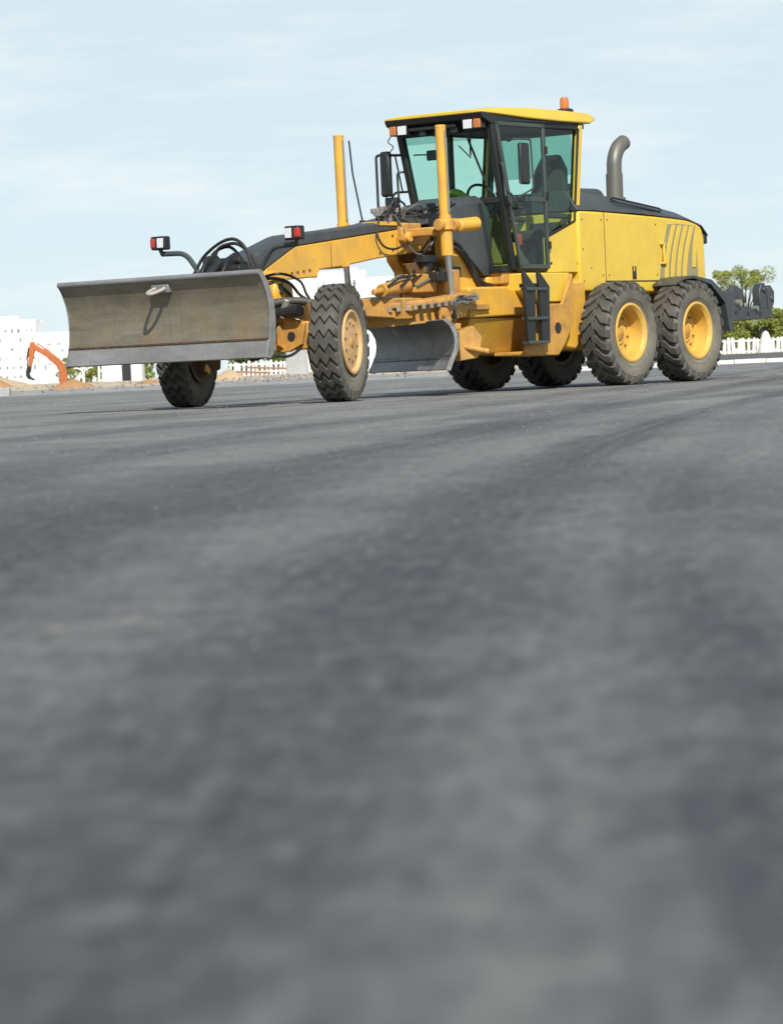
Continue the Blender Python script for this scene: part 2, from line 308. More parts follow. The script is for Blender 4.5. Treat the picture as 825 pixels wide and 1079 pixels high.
class MB:
    def __init__(s): s.v = []; s.f = []; s.m = []; s.k = 0; s.mats = []
    def use(s, m):
        if m not in s.mats: s.mats.append(m)
        s.k = s.mats.index(m); return s
    def add(s, v, f):
        b = len(s.v); s.v += [tuple(p) for p in v]
        for q in f: s.f.append([b + i for i in q]); s.m.append(s.k)
        return s
    def box(s, c, d, rot=None):
        x, y, z = d[0] / 2, d[1] / 2, d[2] / 2
        vs_ = [Vector((i * x, j * y, k * z)) for i in (-1, 1) for j in (-1, 1) for k in (-1, 1)]
        if rot is not None: vs_ = [rot @ p for p in vs_]
        c = Vector(c)
        return s.add([p + c for p in vs_], [(0, 1, 3, 2), (4, 6, 7, 5), (0, 4, 5, 1), (2, 3, 7, 6), (0, 2, 6, 4), (1, 5, 7, 3)])
    def prism(s, poly, a, b, axis='Y'):
        # poly in the two other axes (XZ for Y, XY for Z, YZ for X)
        def P(p, t):
            return (p[0], t, p[1]) if axis == 'Y' else (p[0], p[1], t) if axis == 'Z' else (t, p[0], p[1])
        ar = sum(poly[i][0] * poly[(i + 1) % len(poly)][1] - poly[(i + 1) % len(poly)][0] * poly[i][1] for i in range(len(poly)))
        if (ar < 0) != (axis == 'Y'): poly = poly[::-1]
        n = len(poly); v = [P(p, min(a, b)) for p in poly] + [P(p, max(a, b)) for p in poly]
        f = [tuple(range(n - 1, -1, -1)), tuple(range(n, 2 * n))] + [(i, (i + 1) % n, n + (i + 1) % n, n + i) for i in range(n)]
        return s.add(v, f)
    def loft(s, rings, closed=True, caps=True):
        n = len(rings[0]); v = [p for r in rings for p in r]; f = []
        for i in range(len(rings) - 1):
            for j in range(n if closed else n - 1):
                a, b = i * n + j, i * n + (j + 1) % n; f.append((a, b, b + n, a + n))
        if caps: f.append(tuple(range(n - 1, -1, -1))); f.append(tuple(range((len(rings) - 1) * n, len(rings) * n)))
        return s.add(v, f)
    def tube(s, pts, r, n=10, r1=None):
        pts = [Vector(p) for p in pts]; rings = []
        t0 = (pts[1] - pts[0]).normalized(); u = t0.orthogonal().normalized()
        for i, p in enumerate(pts):
            t = (pts[min(i + 1, len(pts) - 1)] - pts[max(i - 1, 0)]).normalized()
            u = (u - t * u.dot(t)).normalized(); w_ = t.cross(u)
            rad = r if r1 is None else r + (r1 - r) * i / (len(pts) - 1)
            rings.append([p + (u * math.cos(2 * math.pi * k / n) + w_ * math.sin(2 * math.pi * k / n)) * rad for k in range(n)])
        return s.loft(rings)
    def cyl(s, a, b, r, n=20, r1=None): return s.tube([a, b], r, n, r1)
    def lathe(s, prof, n=48, axis='Y', c=(0, 0, 0), closed=False):
        rings = []
        for k in range(n):
            t = 2 * math.pi * k / n; ct, st = math.cos(t), math.sin(t)
            rings.append([{'Y': (r * ct, h, r * st), 'Z': (r * ct, r * st, h), 'X': (h, r * ct, r * st)}[axis] for r, h in prof])
        m_ = len(prof); v = [tuple(Vector(p) + Vector(c)) for r in rings for p in r]; f = []
        for i in range(n):
            i2 = (i + 1) % n
            for j in range(m_ if closed else m_ - 1):
                j2 = (j + 1) % m_; f.append((i * m_ + j, i * m_ + j2, i2 * m_ + j2, i2 * m_ + j))
        return s.add(v, f)
    def sphere(s, c, r, n=14, sc_=(1, 1, 1)):
        pr = [(max(1e-4, r * math.sin(math.pi * i / n)), r * math.cos(math.pi * i / n)) for i in range(n + 1)]
        b = len(s.v); s.lathe(pr, n * 2, 'Z')
        for i in range(b, len(s.v)):
            p = s.v[i]; s.v[i] = (p[0] * sc_[0] + c[0], p[1] * sc_[1] + c[1], p[2] * sc_[2] + c[2])
        return s
    def build(s, name, m=None, parent=None, bevel=0.0, smooth=35, loc=None):
        me = bpy.data.meshes.new(name); me.from_pydata(s.v, [], s.f)
        ms = s.mats if s.mats else [m]
        for q in ms: me.materials.append(q)
        if s.mats:
            for p, k in zip(me.polygons, s.m): p.material_index = k
        import bmesh
        bm = bmesh.new(); bm.from_mesh(me); bmesh.ops.recalc_face_normals(bm, faces=bm.faces); bm.to_mesh(me); bm.free()
        if smooth:
            me.shade_smooth(); me.set_sharp_from_angle(angle=R(smooth))
        o = link(name, me, parent)
        if loc is not None: o.location = loc
        if bevel:
            d = o.modifiers.new('Bevel', 'BEVEL'); d.width = bevel; d.segments = 2; d.limit_method = 'ANGLE'; d.angle_limit = R(35)
            d.harden_normals = False
        return o
def tag(o, label=None, cat=None, group=None, kind=None):
    if label: o['label'] = label
    if cat: o['category'] = cat
    if group: o['group'] = group
    if kind: o['kind'] = kind
    return o
def empty(name, loc=(0, 0, 0), rz=0, parent=None):
    o = bpy.data.objects.new(name, None); col.objects.link(o); o.location = loc; o.rotation_euler = (0, 0, rz)
    o.empty_display_size = 0.3
    if parent: o.parent = parent
    return o
def copy_tree(o, parent=None):
    c = o.copy(); col.objects.link(c); c.parent = parent
    for ch in list(o.children): copy_tree(ch, c)
    return c

# ------------------------------------------------------------------ setting: road, ground, kerb
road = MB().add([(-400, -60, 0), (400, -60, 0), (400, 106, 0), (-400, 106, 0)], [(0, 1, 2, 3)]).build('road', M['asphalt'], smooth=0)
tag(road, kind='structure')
PIT = (-20.6, 202.0)
def ground_z(x, y):
    t = max(0, min(1, (y - 103.0) / 8.0)); z = -0.03 + 0.31 * t * t * (3 - 2 * t)
    z += 0.02 * math.sin(x * 0.9 + y * 0.4) * t + 0.015 * math.sin(x * 2.3 - y * 1.1) * t
    d = math.hypot((x - PIT[0]) / 7.5, (y - PIT[1]) / 6.0)
    if d < 1: z -= 2.3 * min(1, (1 - d) * 3.0)
    return z
def grid_axis(segs):
    out = []
    for a, b, st in segs:
        k = max(1, int(round((b - a) / st)))
        out += [a + (b - a) * i / k for i in range(k)]
    out.append(segs[-1][1]); return out
xs = grid_axis([(-3000, -400, 650), (-400, -40, 30), (-40, 40, 0.8), (40, 400, 30), (400, 3000, 650)])
ys = grid_axis([(102, 125, 0.7), (125, 190, 4), (190, 216, 0.8), (216, 400, 20), (400, 6000, 700)])
v = [(x, y, ground_z(x, y)) for y in ys for x in xs]; nx = len(xs)
f = [(j * nx + i, j * nx + i + 1, (j + 1) * nx + i + 1, (j + 1) * nx + i) for j in range(len(ys) - 1) for i in range(nx - 1)]
tag(MB().add(v, f).build('ground', M['soil'], smooth=80), kind='structure')
# grey gravel verge, a rough strip between the road and the soil
xs2 = grid_axis([(-60, 60, 0.35)]); ys2 = grid_axis([(99.5, 109.5, 0.3)])
v = []
for y in ys2:
    for x in xs2:
        t = (y - 99.5) / 10.0
        h = 0.16 * math.sin(min(1, t * 1.15) * math.pi * 0.62) + rnd.uniform(-0.03, 0.03)
        v.append((x, y, max(-0.02, h - 0.03) if t > 0.02 else -0.03))
nx = len(xs2)
f = [(j * nx + i, j * nx + i + 1, (j + 1) * nx + i + 1, (j + 1) * nx + i) for j in range(len(ys2) - 1) for i in range(nx - 1)]
tag(MB().add(v, f).build('gravel_verge', M['gravel'], smooth=0), kind='structure')
kb = MB()
for i in range(16): kb.box((-34.0 + 1.42 * i, 100.6 + 0.05 * math.sin(i * 3.1), 0.12), (1.38, 0.5, 0.32 + 0.01 * math.sin(i * 5)))
tag(kb.build('kerb', M['concrete'], bevel=0.02), kind='structure')
kb = MB()
for i in range(34): kb.box((6.5 + 1.0 * i, 99.2, 0.05), (0.985, 0.16, 0.16 + 0.008 * math.sin(i * 4)))
tag(kb.build('kerb', M['paleconcrete'], bevel=0.012), kind='structure')
pth = MB().add([(4.6, 100.2, .17), (60, 100.2, .17), (60, 107.5, .30), (4.6, 107.5, .30), (4.6, 100.2, -.02), (60, 100.2, -.02)], [(0, 1, 2, 3), (4, 5, 1, 0)]).build('path', M['darksoil'], smooth=0)  # dirt strip behind the kerb, its shade painted in as dark soil
tag(pth, kind='structure')
# loose chips lying about on the asphalt
g = MB()
def chip(x, y, r, sx=1.0):
    rot = Matrix.Rotation(rnd.uniform(0, 6.3), 3, 'Z')
    pts = [rot @ Vector((r * math.cos(k * 1.256) * rnd.uniform(.7, 1.2), r * math.sin(k * 1.256) * rnd.uniform(.7, 1.2), 0)) for k in range(5)]
    for p in pts: p.x *= sx
    v = [(x + p.x, y + p.y, -0.001) for p in pts] + [(x + p.x * .6, y + p.y * .6, r * 0.7 / sx) for p in pts]
    g.add(v, [(9, 8, 7, 6, 5)[::-1]] + [(i, (i + 1) % 5, 5 + (i + 1) % 5, 5 + i) for i in range(5)])
for i in range(3600):
    y = 2.6 + 70 * rnd.random() ** 1.15; x = rnd.uniform(-0.15, 0.15) * (y + 1.5); chip(x, y, (0.0013 + 0.0034 * rnd.random() ** 5) * (0.5 + y / 10) ** 0.7)
for x, y, r in ((0.15, 2.62, .005), (0.44, 5.3, .006), (-0.2, 4.4, .005)): chip(x, y, r)
for x, y, r in ((-0.42, 4.95, .010), (-0.53, 4.85, .009), (-0.37, 4.82, .010), (-.335, 4.84, .006), (0.53, 5.6, .008)): chip(x, y, r, 2.2)
tag(g.build('loose_gravel', M['rock'], smooth=0), 'pale loose stone chips scattered over the dark asphalt', 'gravel', kind='stuff')

# ================================================================== the motor grader
ROOT = empty('motor_grader', (MX, MY, 0), math.atan2(FWD.y, FWD.x))
tag(ROOT, 'big yellow six-wheeled road grader with raised front blade and glazed cab', 'motor grader')
G = ROOT

# ---- wheels
TR, TW = 0.70, 0.42
def tyre_mesh(kind):
    b = MB().use(M['sidewall'])
    side = [(0.375, .155), (0.40, .178), (0.46, .203), (0.53, .214), (0.60, .208), (0.635, .198)]
    prof = side + [(0.655, .185)]
    b.lathe(prof, 64); b.lathe([(r, -h) for r, h in prof], 64)
    b.lathe([(0.452, .2035), (0.458, .2075), (0.464, .2065)], 64); b.lathe([(0.575, .2125), (0.581, .216), (0.588, .2115)], 64)
    b.use(M['rubber'])
    b.lathe([(0.655, .185), (0.663, .10), (0.665, 0), (0.663, -.10), (0.655, -.185)], 64)
    N = 26 if kind == 'front' else 24
    pit = 2 * math.pi / N
    if kind == 'front':
        path = [(-.213, 0.30), (-.19, 0.20), (-.11, -0.30), (-.04, 0.28), (.04, -0.28), (.11, 0.30), (.19, -0.20), (.213, -0.30)]
        wd = 0.66; lugs = [(path, 0.0)]
    else:
        pa = [(-.02, 0.75), (.05, 0.55), (.12, 0.10), (.19, -0.02), (.216, -.05)]
        pb = [(-y, o) for y, o in pa][::-1]
        wd = 0.60; lugs = [(pa, 0.0), (pb, 0.5)]
    for k in range(N):
        for path, off in lugs:
            tops, bots = [], []
            for y, o in path:
                ay = abs(y)
                rt = TR - 0.010 * (ay / .2) ** 2 if ay < .2 else TR - 0.035
                rb = 0.645 if ay < .2 else 0.60
                j = 0.06 * math.sin(k * 12.9 + y * 40)
                for sgn, L_t, L_b in ((-1, tops, bots), (1, tops, bots)):
                    t1 = (k + off + o + j * 0.3 + sgn * wd * 0.42) * pit; t2 = (k + off + o + sgn * wd * 0.54) * pit
                    L_t.append((rt * math.cos(t1), y, rt * math.sin(t1))); L_b.append((rb * math.cos(t2), y, rb * math.sin(t2)))
            n = len(path)
            rings = [[bots[2 * i], tops[2 * i], tops[2 * i + 1], bots[2 * i + 1]] for i in range(n)]
            b.loft(rings)
    if kind == 'front': b.v = [(x, y * .80, z) for x, y, z in b.v]
    return b
def rim_mesh(kind):
    b = MB().use(M['rim' if kind == 'rear' else 'palerim'])
    if kind == 'rear':
        prof = [(0.392, .150), (0.405, .172), (0.398, .190), (0.372, .194), (0.345, .176), (0.325, .150), (0.318, .02), (0.312, -.03), (0.15, -.035), (0.145, -.01), (0.10, -.01), (0.001, -.008)]
        b.lathe(prof, 56)
        st = (-.035, .225, 0.012, 0.022)
    else:
        prof = [(0.392, .118), (0.405, .140), (0.398, .152), (0.378, .154), (0.355, .142), (0.345, .120), (0.335, .112), (0.20, .118), (0.15, .124), (0.09, .128), (0.001, .130)]
        prof = [(r * .95, h + .022) for r, h in prof]
        b.lathe(prof, 56)
        st = (.136, .225, 0.012, 0.016)
    b.use(M['darkbrown']); b.lathe([(0.39, -.15), (0.405, -.18), (0.35, -.18), (0.30, -.05), (0.001, -.05)], 40)  # back of the rim painted dark to stand for its shade
    return b, st
def make_wheel(kind):
    rm, st = rim_mesh(kind)
    hub = MB()
    if kind == 'rear': hub.lathe([(0.10, -.02), (0.098, .0), (0.085, .008), (0.001, .010)], 32)
    else: hub.lathe([(0.06, .14), (0.058, .160), (0.045, .168), (0.001, .170)], 32)
    wh = hub.build('wheel', M['oldyellow'], G)
    tyre_mesh(kind).build('tyre', None, wh, smooth=40)
    rim = rm.build('rim', None, wh, smooth=30)
    y0, rr, sr, sh = st
    n0 = None
    for k in range(10):
        t = 2 * math.pi * k / 10 + .2
        if n0 is None: o = n0 = MB().cyl((0, -.005, 0), (0, sh + .006, 0), sr * 1.15, 6).build('wheel_nut', M['darknut'], wh, smooth=0)
        else: o = n0.copy(); col.objects.link(o); o.parent = wh
        o.location = (rr * math.cos(t), y0, rr * math.sin(t))
    va = MB().tube([(0.31, y0 + .005, 0.03), (0.335, y0 + .05, 0.035)], .006, 6); va.build('valve', M['black'], wh)
    return wh
AX, TT, TS = 7.2244, 2.2592 / 2, 1.7512 / 2
front = make_wheel('front'); front.location = (AX, TT + .04, TR)
front.rotation_euler = (0, 0, R(19.5))
rear = make_wheel('rear'); rear.location = (TS, TT, TR)
w2 = copy_tree(front, G); w2.location = (AX, -TT - .04, TR); w2.rotation_euler = (R(35), 0, R(180 + 19.5)); 
for x, y, rx, rz in ((-TS, TT, 0, 0), (TS, -TT, 0, R(180)), (-TS, -TT, 0, R(180))):
    q = copy_tree(rear, G); q.location = (x, y, TR); q.rotation_euler = (0, 0, rz)
    q.rotation_euler = (Matrix.Rotation(rz, 3, 'Z') @ Matrix.Rotation(R(7 * x), 3, 'Y')).to_euler()
w2.rotation_euler = (Matrix.Rotation(R(180 + 19.5), 3, 'Z') @ Matrix.Rotation(R(5), 3, 'Y')).to_euler()

# ---- dozer blade at the front
prof = [(9.14, 1.53), (9.07, 1.43), (9.0, 1.28), (8.965, 1.15), (8.955, 1.02), (8.96, .90), (8.975, .775)]
back = [(8.91, .775), (8.88, .90), (8.87, 1.05), (8.885, 1.2), (8.94, 1.36), (9.03, 1.50), (9.07, 1.545)]
BW = 1.505
bl = MB().prism(prof + back, -BW, BW).build('front_blade', M['blade'], G, smooth=50)
tag(bl, 'scuffed grey steel front blade raised off the road')
e = MB().prism([(8.995, .762), (9.062, .56), (9.035, .55), (8.94, .56), (8.93, .762)], -BW + .01, BW - .005)
e.build('cutting_edge', M['bladeedge'], bl, bevel=0.006)
sm = MB()
pts = 60
for i in range(pts):
    y0 = -BW + .01 + (2 * BW - .02) * i / pts; y1 = y0 + (2 * BW - .02) / pts
    h = .014 + .010 * rnd.random()
    sm.box((8.985, (y0 + y1) / 2, .769), (.05, (y1 - y0) * 1.0, h))
sm.build('seam', M['rust'], bl, smooth=0)
MB().tube([(9.115, -BW - .01, 1.52), (9.115, BW + .012, 1.52)], .034, 14).build('top_lip', M['bladeedge'], bl)
for s in (-1, 1):
    ep = [(9.15, 1.53), (9.075, 1.42), (9.012, 1.28), (8.98, 1.15), (8.97, 1.02), (8.975, .90), (8.99, .775), (9.07, .555), (8.99, .54), (8.92, .60), (8.875, .78), (8.865, 1.0), (8.88, 1.18), (8.945, 1.36), (9.07, 1.54)]
    MB().prism(ep, s * BW, s * (BW + .014)).build('end_plate', M['bladeedge'], bl, bevel=0.006)
hk = MB(); ring = []
for k in range(28):
    t = 2 * math.pi * k / 28; ring.append((9.16 + .14 * math.cos(t), .03 + .078 * math.sin(t), 1.39 - .045 * math.cos(t)))
ring.append(ring[0])
hk.tube(ring, .021, 10); hk.build('lifting_eye', M['eye'], bl)
MB().box((9.06, .03, 1.405), (.10, .26, .10)).build('eye_bracket', M['bladeedge'], bl, bevel=.01)
# push frame and lift gear behind the blade
pf = MB()
for y in (-.45, .45): pf.prism([(8.86, .72), (8.86, 1.15), (8.4, 1.1), (7.75, 1.0), (7.55, .72), (8.3, .62)], y - .04, y + .04)
pf.box((8.6, 0, .85), (.12, .9, .25))
pf.build('push_frame', M['oldyellow'], G, bevel=.008)
lg = MB()
for y in (-.16, .16): lg.prism([(8.2, 1.3), (7.7, 1.3), (7.72, 1.74), (7.86, 1.82), (8.0, 1.76), (8.12, 1.6)], y - .025, y + .025)
lg.cyl((7.9, -.3, 1.62), (7.9, .3, 1.62), .06); lg.cyl((7.86, -.3, 1.72), (7.86, .26, 1.72), .045)
lg.tube([(7.95, 0, 1.7), (8.6, 0, 1.25)], .06, 12)
lg.build('blade_lift', M['black'], G, bevel=.006)
for pts_ in ([(7.8, -.52, 1.60), (7.75, -.40, 1.80), (7.8, -.10, 1.95), (7.8, .12, 1.98), (7.85, .32, 1.86), (7.85, .42, 1.62)],
             [(7.8, -.22, 1.60), (7.8, -.15, 1.86), (7.8, .05, 1.93), (7.82, .22, 1.9), (7.8, .38, 1.76), (7.8, .46, 1.58)],
             [(7.75, -.35, 1.58), (7.75, -.26, 1.82), (7.75, -.02, 1.90), (7.75, .14, 1.78), (7.75, .18, 1.6)]):
    MB().tube(spline(pts_), .020, 8).build('hydraulic_hose', M['rubberhose'], G)
MB().cyl((7.8, -.30, 1.70), (7.8, -.17, 1.72), .10, 20).build('hose_reel', M['black'], G, bevel=.008)
# lamps on arms beside the blade lift
for s in (-1, 1):
    arm = MB(); arm.tube(rounded([(7.77, s * .45, 1.45), (7.77, s * .47, 1.62), (7.77, s * .66, 1.86), (7.77, s * 1.03, 1.87)], .12), .032, 10)
    arm.tube([(7.77, s * 1.02, 1.86), (7.79, s * 1.04, 1.93)], .025, 8)
    lam = MB()
    lam.box((7.80, s * 1.02, 2.0), (.125, .215, .165)).build('headlamp', M['black'], G, bevel=.018)
    hl = G.children[-1] if False else [o for o in G.children if o.name.startswith('headlamp')][-1]
    arm.build('lamp_arm', M['grey'], hl)
    MB().box((7.866, s * 0.975, 2.0), (.010, .095, .115)).build('lens', M['lens'], hl, bevel=.004)
    MB().box((7.842, s * 1.093, 2.0), (.06, .070, .112)).build('indicator', M['red'], hl, bevel=.012)

# ---- front frame boom
BWD = .20
bo = MB().prism([(7.34, 1.62), (6.72, 1.90), (5.09, 2.07), (4.1, 2.17), (4.1, 1.84), (5.05, 1.75), (5.62, 1.675), (5.66, 1.64), (5.78, 1.63), (5.80, 1.655), (6.27, 1.61), (6.31, 1.52), (6.97, 1.49), (7.34, 1.48)], -BWD, BWD)
boom = bo.build('front_frame', M['yellow'], G, bevel=.02)
cv = MB()
rings = []
for x, zb, zt in ((7.75, 1.60, 1.70), (7.35, 1.625, 1.86), (6.84, 1.86, 2.02), (6.72, 1.905, 2.045), (5.9, 1.99, 2.115), (5.09, 2.075, 2.195), (4.4, 2.15, 2.32), (3.85, 2.2, 2.46)):
    rings.append([(x, -BWD - .012, zb), (x, BWD + .012, zb), (x, BWD + .008, zt - .02), (x, BWD - .05, zt), (x, -BWD + .05, zt), (x, -BWD - .008, zt - .02)])
cv.loft(rings); cv.build('frame_cover', M['grey'], boom, bevel=.008)
MB().prism([(7.4, .95), (7.4, 1.6), (7.12, 1.6), (7.05, .95)], -.22, .22).build('front_plate', M['yellow'], boom, bevel=.03)
dk = MB().lathe([(.001, .47), (.15, .47), (.175, .46), (.19, .44), (.19, -.44), (.001, -.44)], 40, 'Y', (7.33, 0, 1.32)); dk.build('pivot_drum', M['yellow'], boom)
for z, r_ in ((1.40, .035), (1.33, .028), (1.22, .03)): MB().cyl((7.42 - .2 * (1.4 - z), .465, z), (7.42 - .2 * (1.4 - z), .50, z), r_, 10).build('bolt', M['black'], boom)
for x in (4.62, 6.02): MB().box((x, .2015, 1.88 if x < 5 else 1.79), (.006, .006, .28 if x < 5 else .30)).build('weld_seam', M['rust'], boom, smooth=0)
def bolt_row(parent, pts_, side, r_, m_):
    first = None
    for x, y, z in pts_:
        if first is None: o = first = MB().cyl((0, -.003, 0), (0, .012 * side, 0), r_, 6).build('bolt', m_, parent, smooth=0)
        else: o = first.copy(); col.objects.link(o); o.parent = parent
        o.location = (x, y, z)
for sd_ in (-1, 1):
    bolt_row(boom, [(6.95 - .12 * i, sd_ * .20, 1.56 + .012 * i) for i in range(5)] + [(5.0, sd_ * .20, 1.82), (5.0, sd_ * .20, 1.98), (4.72, sd_ * .20, 1.86), (4.72, sd_ * .20, 2.04)], sd_, .018, M['darkbrown'])
# rear bend of the frame, coming down to the joint under the cab
gn = MB()
gp = [(3.98, 2.09), (3.92, 2.05), (3.72, 1.97), (3.45, 1.75), (3.22, 1.52), (3.0, 1.36), (3.0, .95), (3.75, .95), (3.78, 1.25), (3.80, 1.6), (3.95, 1.75)]
for s in (-1, 1): gn.prism(gp, s * .30, s * .47)
neck = gn.build('goose_neck', M['yellow'], G, bevel=.02)
MB().prism([(4.0, 2.1), (3.7, 1.9), (3.3, 1.5), (3.3, 1.0), (3.7, 1.2), (3.75, 1.7), (4.0, 1.85)], -.29, .29).build('neck_web', M['darkbrown'], neck, bevel=.01)  # dark web colour stands for the shadow inside the neck
lk = MB().prism([(4.62, 1.68), (4.0, 1.72), (3.72, 1.66), (3.72, 1.42), (4.1, 1.46), (4.5, 1.50)], .26, .32).box((4.2, .25, 1.58), (.25, .3, .12)).build('link_bar', M['darkbrown'], G, bevel=.01)
for x in (4.45, 4.2, 3.95): MB().cyl((x, .318, 1.58), (x, .326, 1.58), .03, 12).build('pin_hole', M['black'], lk)
for dz, dy, m_ in ((.02, .50, 'rubberhose'), (-.05, .50, 'rubberhose')):
    MB().tube(spline([(3.98, .48, 1.90 + dz), (3.8, dy, 1.93 + dz), (3.62, dy, 1.84 + dz), (3.42, dy, 1.62 + dz), (3.22, dy, 1.42 + dz), (2.95, dy, 1.36 + dz)]), .028, 10).build('hydraulic_hose', M[m_], G)

# ---- front axle
fa = MB()
fa.prism([(7.42, .64), (7.42, .97), (7.2, 1.0), (7.05, .95), (7.05, .64)], -.86, .86)
ax = fa.build('front_axle', M['oldyellow'], G, bevel=.02)
MB().prism([(.02, 1.0), (.02, .66), (.25, .60), (.62, .62), (.80, .70), (.86, .95), (.60, 1.04)], 7.425, 7.48, 'X').build('axle_plate', M['oldyellow'], ax, bevel=.01)
MB().prism([(.10, .97), (.55, .97), (.45, .80), (.16, .78)], 7.478, 7.484, 'X').build('axle_recess', M['darkbrown'], ax)
for y_ in (.36, .52): MB().prism([(7.48, .66), (7.56, .70), (7.56, .90), (7.48, .98)], y_ - .015, y_ + .015).build('axle_rib', M['oldyellow'], ax)
MB().cyl((7.49, .66, .80), (7.475, .66, .80), .055, 18).build('axle_hole', M['black'], ax)
MB().cyl((7.49, .16, .8), (7.475, .16, .8), .045, 18).build('axle_hole', M['black'], ax)
for s in (-1, 1):
    kn = MB().prism([(7.4, 1.22), (7.05, 1.22), (7.0, .95), (7.05, .45), (7.3, .38), (7.36, .6)], s * .78, s * .88)
    kn.cyl((7.22, s * .8, .7), (7.22, s * 1.0, .7), .13, 20)
    kn.build('knuckle', M['darkbrown'], ax, bevel=.02)  # shade beside the axle is put into the knuckle's brown
MB().cyl((7.55, .45, 1.08), (7.55, .86, 1.10), .075, 18).cyl((7.5, -.6, 1.08), (7.5, .45, 1.08), .05, 14).build('steering_cylinder', M['black'], ax)
MB().box((7.5, .55, 1.13), (.10, .30, .09)).cyl((7.56, .60, 1.02), (7.56, .68, 1.24), .05, 12).build('tie_rod', M['steel'], ax, bevel=.01)
MB().tube(spline([(7.75, .12, .98), (7.7, .3, 1.12), (7.6, .5, 1.2), (7.45, .72, 1.22), (7.3, .9, 1.18)]), .045, 12).build('sleeved_hose', M['sleeve'], G)
for p_, r_ in (([(7.6, .20, 1.46), (7.5, .42, 1.50), (7.3, .52, 1.44), (7.15, .58, 1.28), (7.0, .72, 1.18), (6.9, .95, 1.2)], .020),
               ([(7.6, .20, 1.43), (7.5, .38, 1.45), (7.35, .47, 1.38), (7.2, .52, 1.24), (7.05, .62, 1.14)], .018),
               ([(7.6, .20, 1.49), (7.45, .50, 1.55), (7.2, .60, 1.46), (7.1, .62, 1.3), (7.05, .66, 1.2)], .016),
               ([(7.6, .0, .60), (7.6, .15, .55), (7.6, .30, .57), (7.55, .4, .64)], .018),
               ([(7.5, .40, .64), (7.5, .52, .57), (7.5, .66, .58), (7.45, .78, .66)], .018)):
    MB().tube(spline(p_), r_, 8).build('hydraulic_hose', M['rubberhose'], G)

# ---- saddle and blade lift cylinders
sd = MB().box((4.40, 0, 2.07), (.17, 1.34, .11)).prism([(4.62, 2.2), (4.18, 2.2), (4.22, 1.92), (4.45, 1.90), (4.6, 1.98)], -.28, .28)
saddle = sd.build('saddle', M['oldyellow'], G, bevel=.02)
MB().lathe([(.001, .335), (.065, .335), (.065, .27), (.001, .27)], 28, 'Y', (4.50, 0, 2.02)).build('locking_pin', M['yellow'], saddle, bevel=.008)
for s in (-1, 1):
    x, y = 4.40, s * .80
    c = MB().cyl((x + .015, y, 3.37), (x, y, 2.25), .068, 24).cyl((x, y, 2.26), (x - .02, y, 1.76), .078, 24)
    c.lathe([(.001, 0), (.070, 0), (.070, .02), (.06, .03), (.001, .03)], 24, 'Z', (x + .015, y, 3.365))
    lc = c.build('lift_cylinder', M['yellow'], G)
    MB().lathe([(.078, -.07), (.105, -.06), (.105, .06), (.078, .07)], 24, 'Z', (x, y, 2.14)).box((x - .12, y, 2.14), (.10, .10, .12)).build('collar', M['yellow'], lc, bevel=.006)
    MB().cyl((x + .16, y, 2.14), (x + .09, y, 2.14), .075, 20).cyl((x - .10, y + .02, 2.14), (x - .24, y + .02, 2.14), .085, 20).build('trunnion', M['oldyellow'], lc, bevel=.008)
    MB().cyl((x - .02, y, 1.78), (x - .07, y, 1.20), .040, 16).build('rod', M['chrome'], lc)
    MB().tube([(x + .03, y + .075, 3.32), (x + .03, y + .085, 3.1), (x + .02, y + .085, 2.3)], .012, 8).build('feed_pipe', M['steel'], lc)
MB().cyl((4.22, .86, 2.13), (3.86, .92, 2.16), .086, 24).build('side_cylinder', M['yellow'], G, bevel=.02)
# antenna-like rod beside the far cylinder
MB().tube([(4.30, -.72, 3.32), (4.28, -.70, 2.9), (4.22, -.62, 2.28)], .012, 6).box((4.22, -.62, 2.26), (.05, .07, .06)).build('feed_pipe', M['black'], G)

# ---- valve block with a nest of hoses on top of the boom
rh = random.Random(21)
hv = MB()
for i in range(16):
    hv.box((rh.uniform(4.45, 5.05), rh.uniform(.05, .24), rh.uniform(2.23, 2.36)), (rh.uniform(.04, .12), rh.uniform(.04, .10), rh.uniform(.04, .12)))
vb = hv.build('valve_block', M['steel'], G, bevel=.005)
MB().box((4.80, .1, 2.19), (.5, .25, .05)).build('valve_base', M['yellow'], vb, bevel=.006)
for i in range(16):
    a = Vector((rh.uniform(4.4, 4.95), rh.uniform(.05, .26), rh.uniform(2.24, 2.36)))
    b_ = Vector((a.x + rh.uniform(-.42, .28), rh.uniform(.0, .32), rh.uniform(2.22, 2.34)))
    m_ = (a + b_) / 2 + Vector((0, rh.uniform(-.05, .1), rh.uniform(.04, .16)))
    MB().tube(spline([a, m_, b_], 6), rh.choice((.010, .013, .016)), 7).build('hose', M['greyhose' if i % 3 else 'rubberhose'], vb)
for p_, m_ in (([(5.04, .24, 2.25), (5.12, .26, 2.05), (5.0, .27, 1.90), (4.75, .27, 1.87), (4.5, .27, 1.95), (4.25, .3, 2.06), (4.0, .35, 2.06), (3.9, .4, 1.95)], 'rubberhose'),
               ([(4.7, .24, 2.3), (4.58, .27, 2.12), (4.50, .28, 1.95), (4.42, .3, 1.84), (4.30, .34, 1.80), (4.16, .38, 1.9), (4.05, .42, 2.02)], 'greyhose'),
               ([(4.45, .2, 2.33), (4.1, .3, 2.38), (3.7, .3, 2.42), (3.4, .3, 2.50)], 'rubberhose'),
               ([(4.5, .26, 2.28), (4.2, .34, 2.30), (3.9, .34, 2.36), (3.5, .34, 2.45)], 'rubberhose'),
               ([(5.0, .1, 1.3), (4.95, .3, 1.2), (4.8, .34, 1.22), (4.72, .3, 1.36)], 'rubberhose')):
    MB().tube(spline(p_), .014, 8).build('hydraulic_hose', M[m_], G)

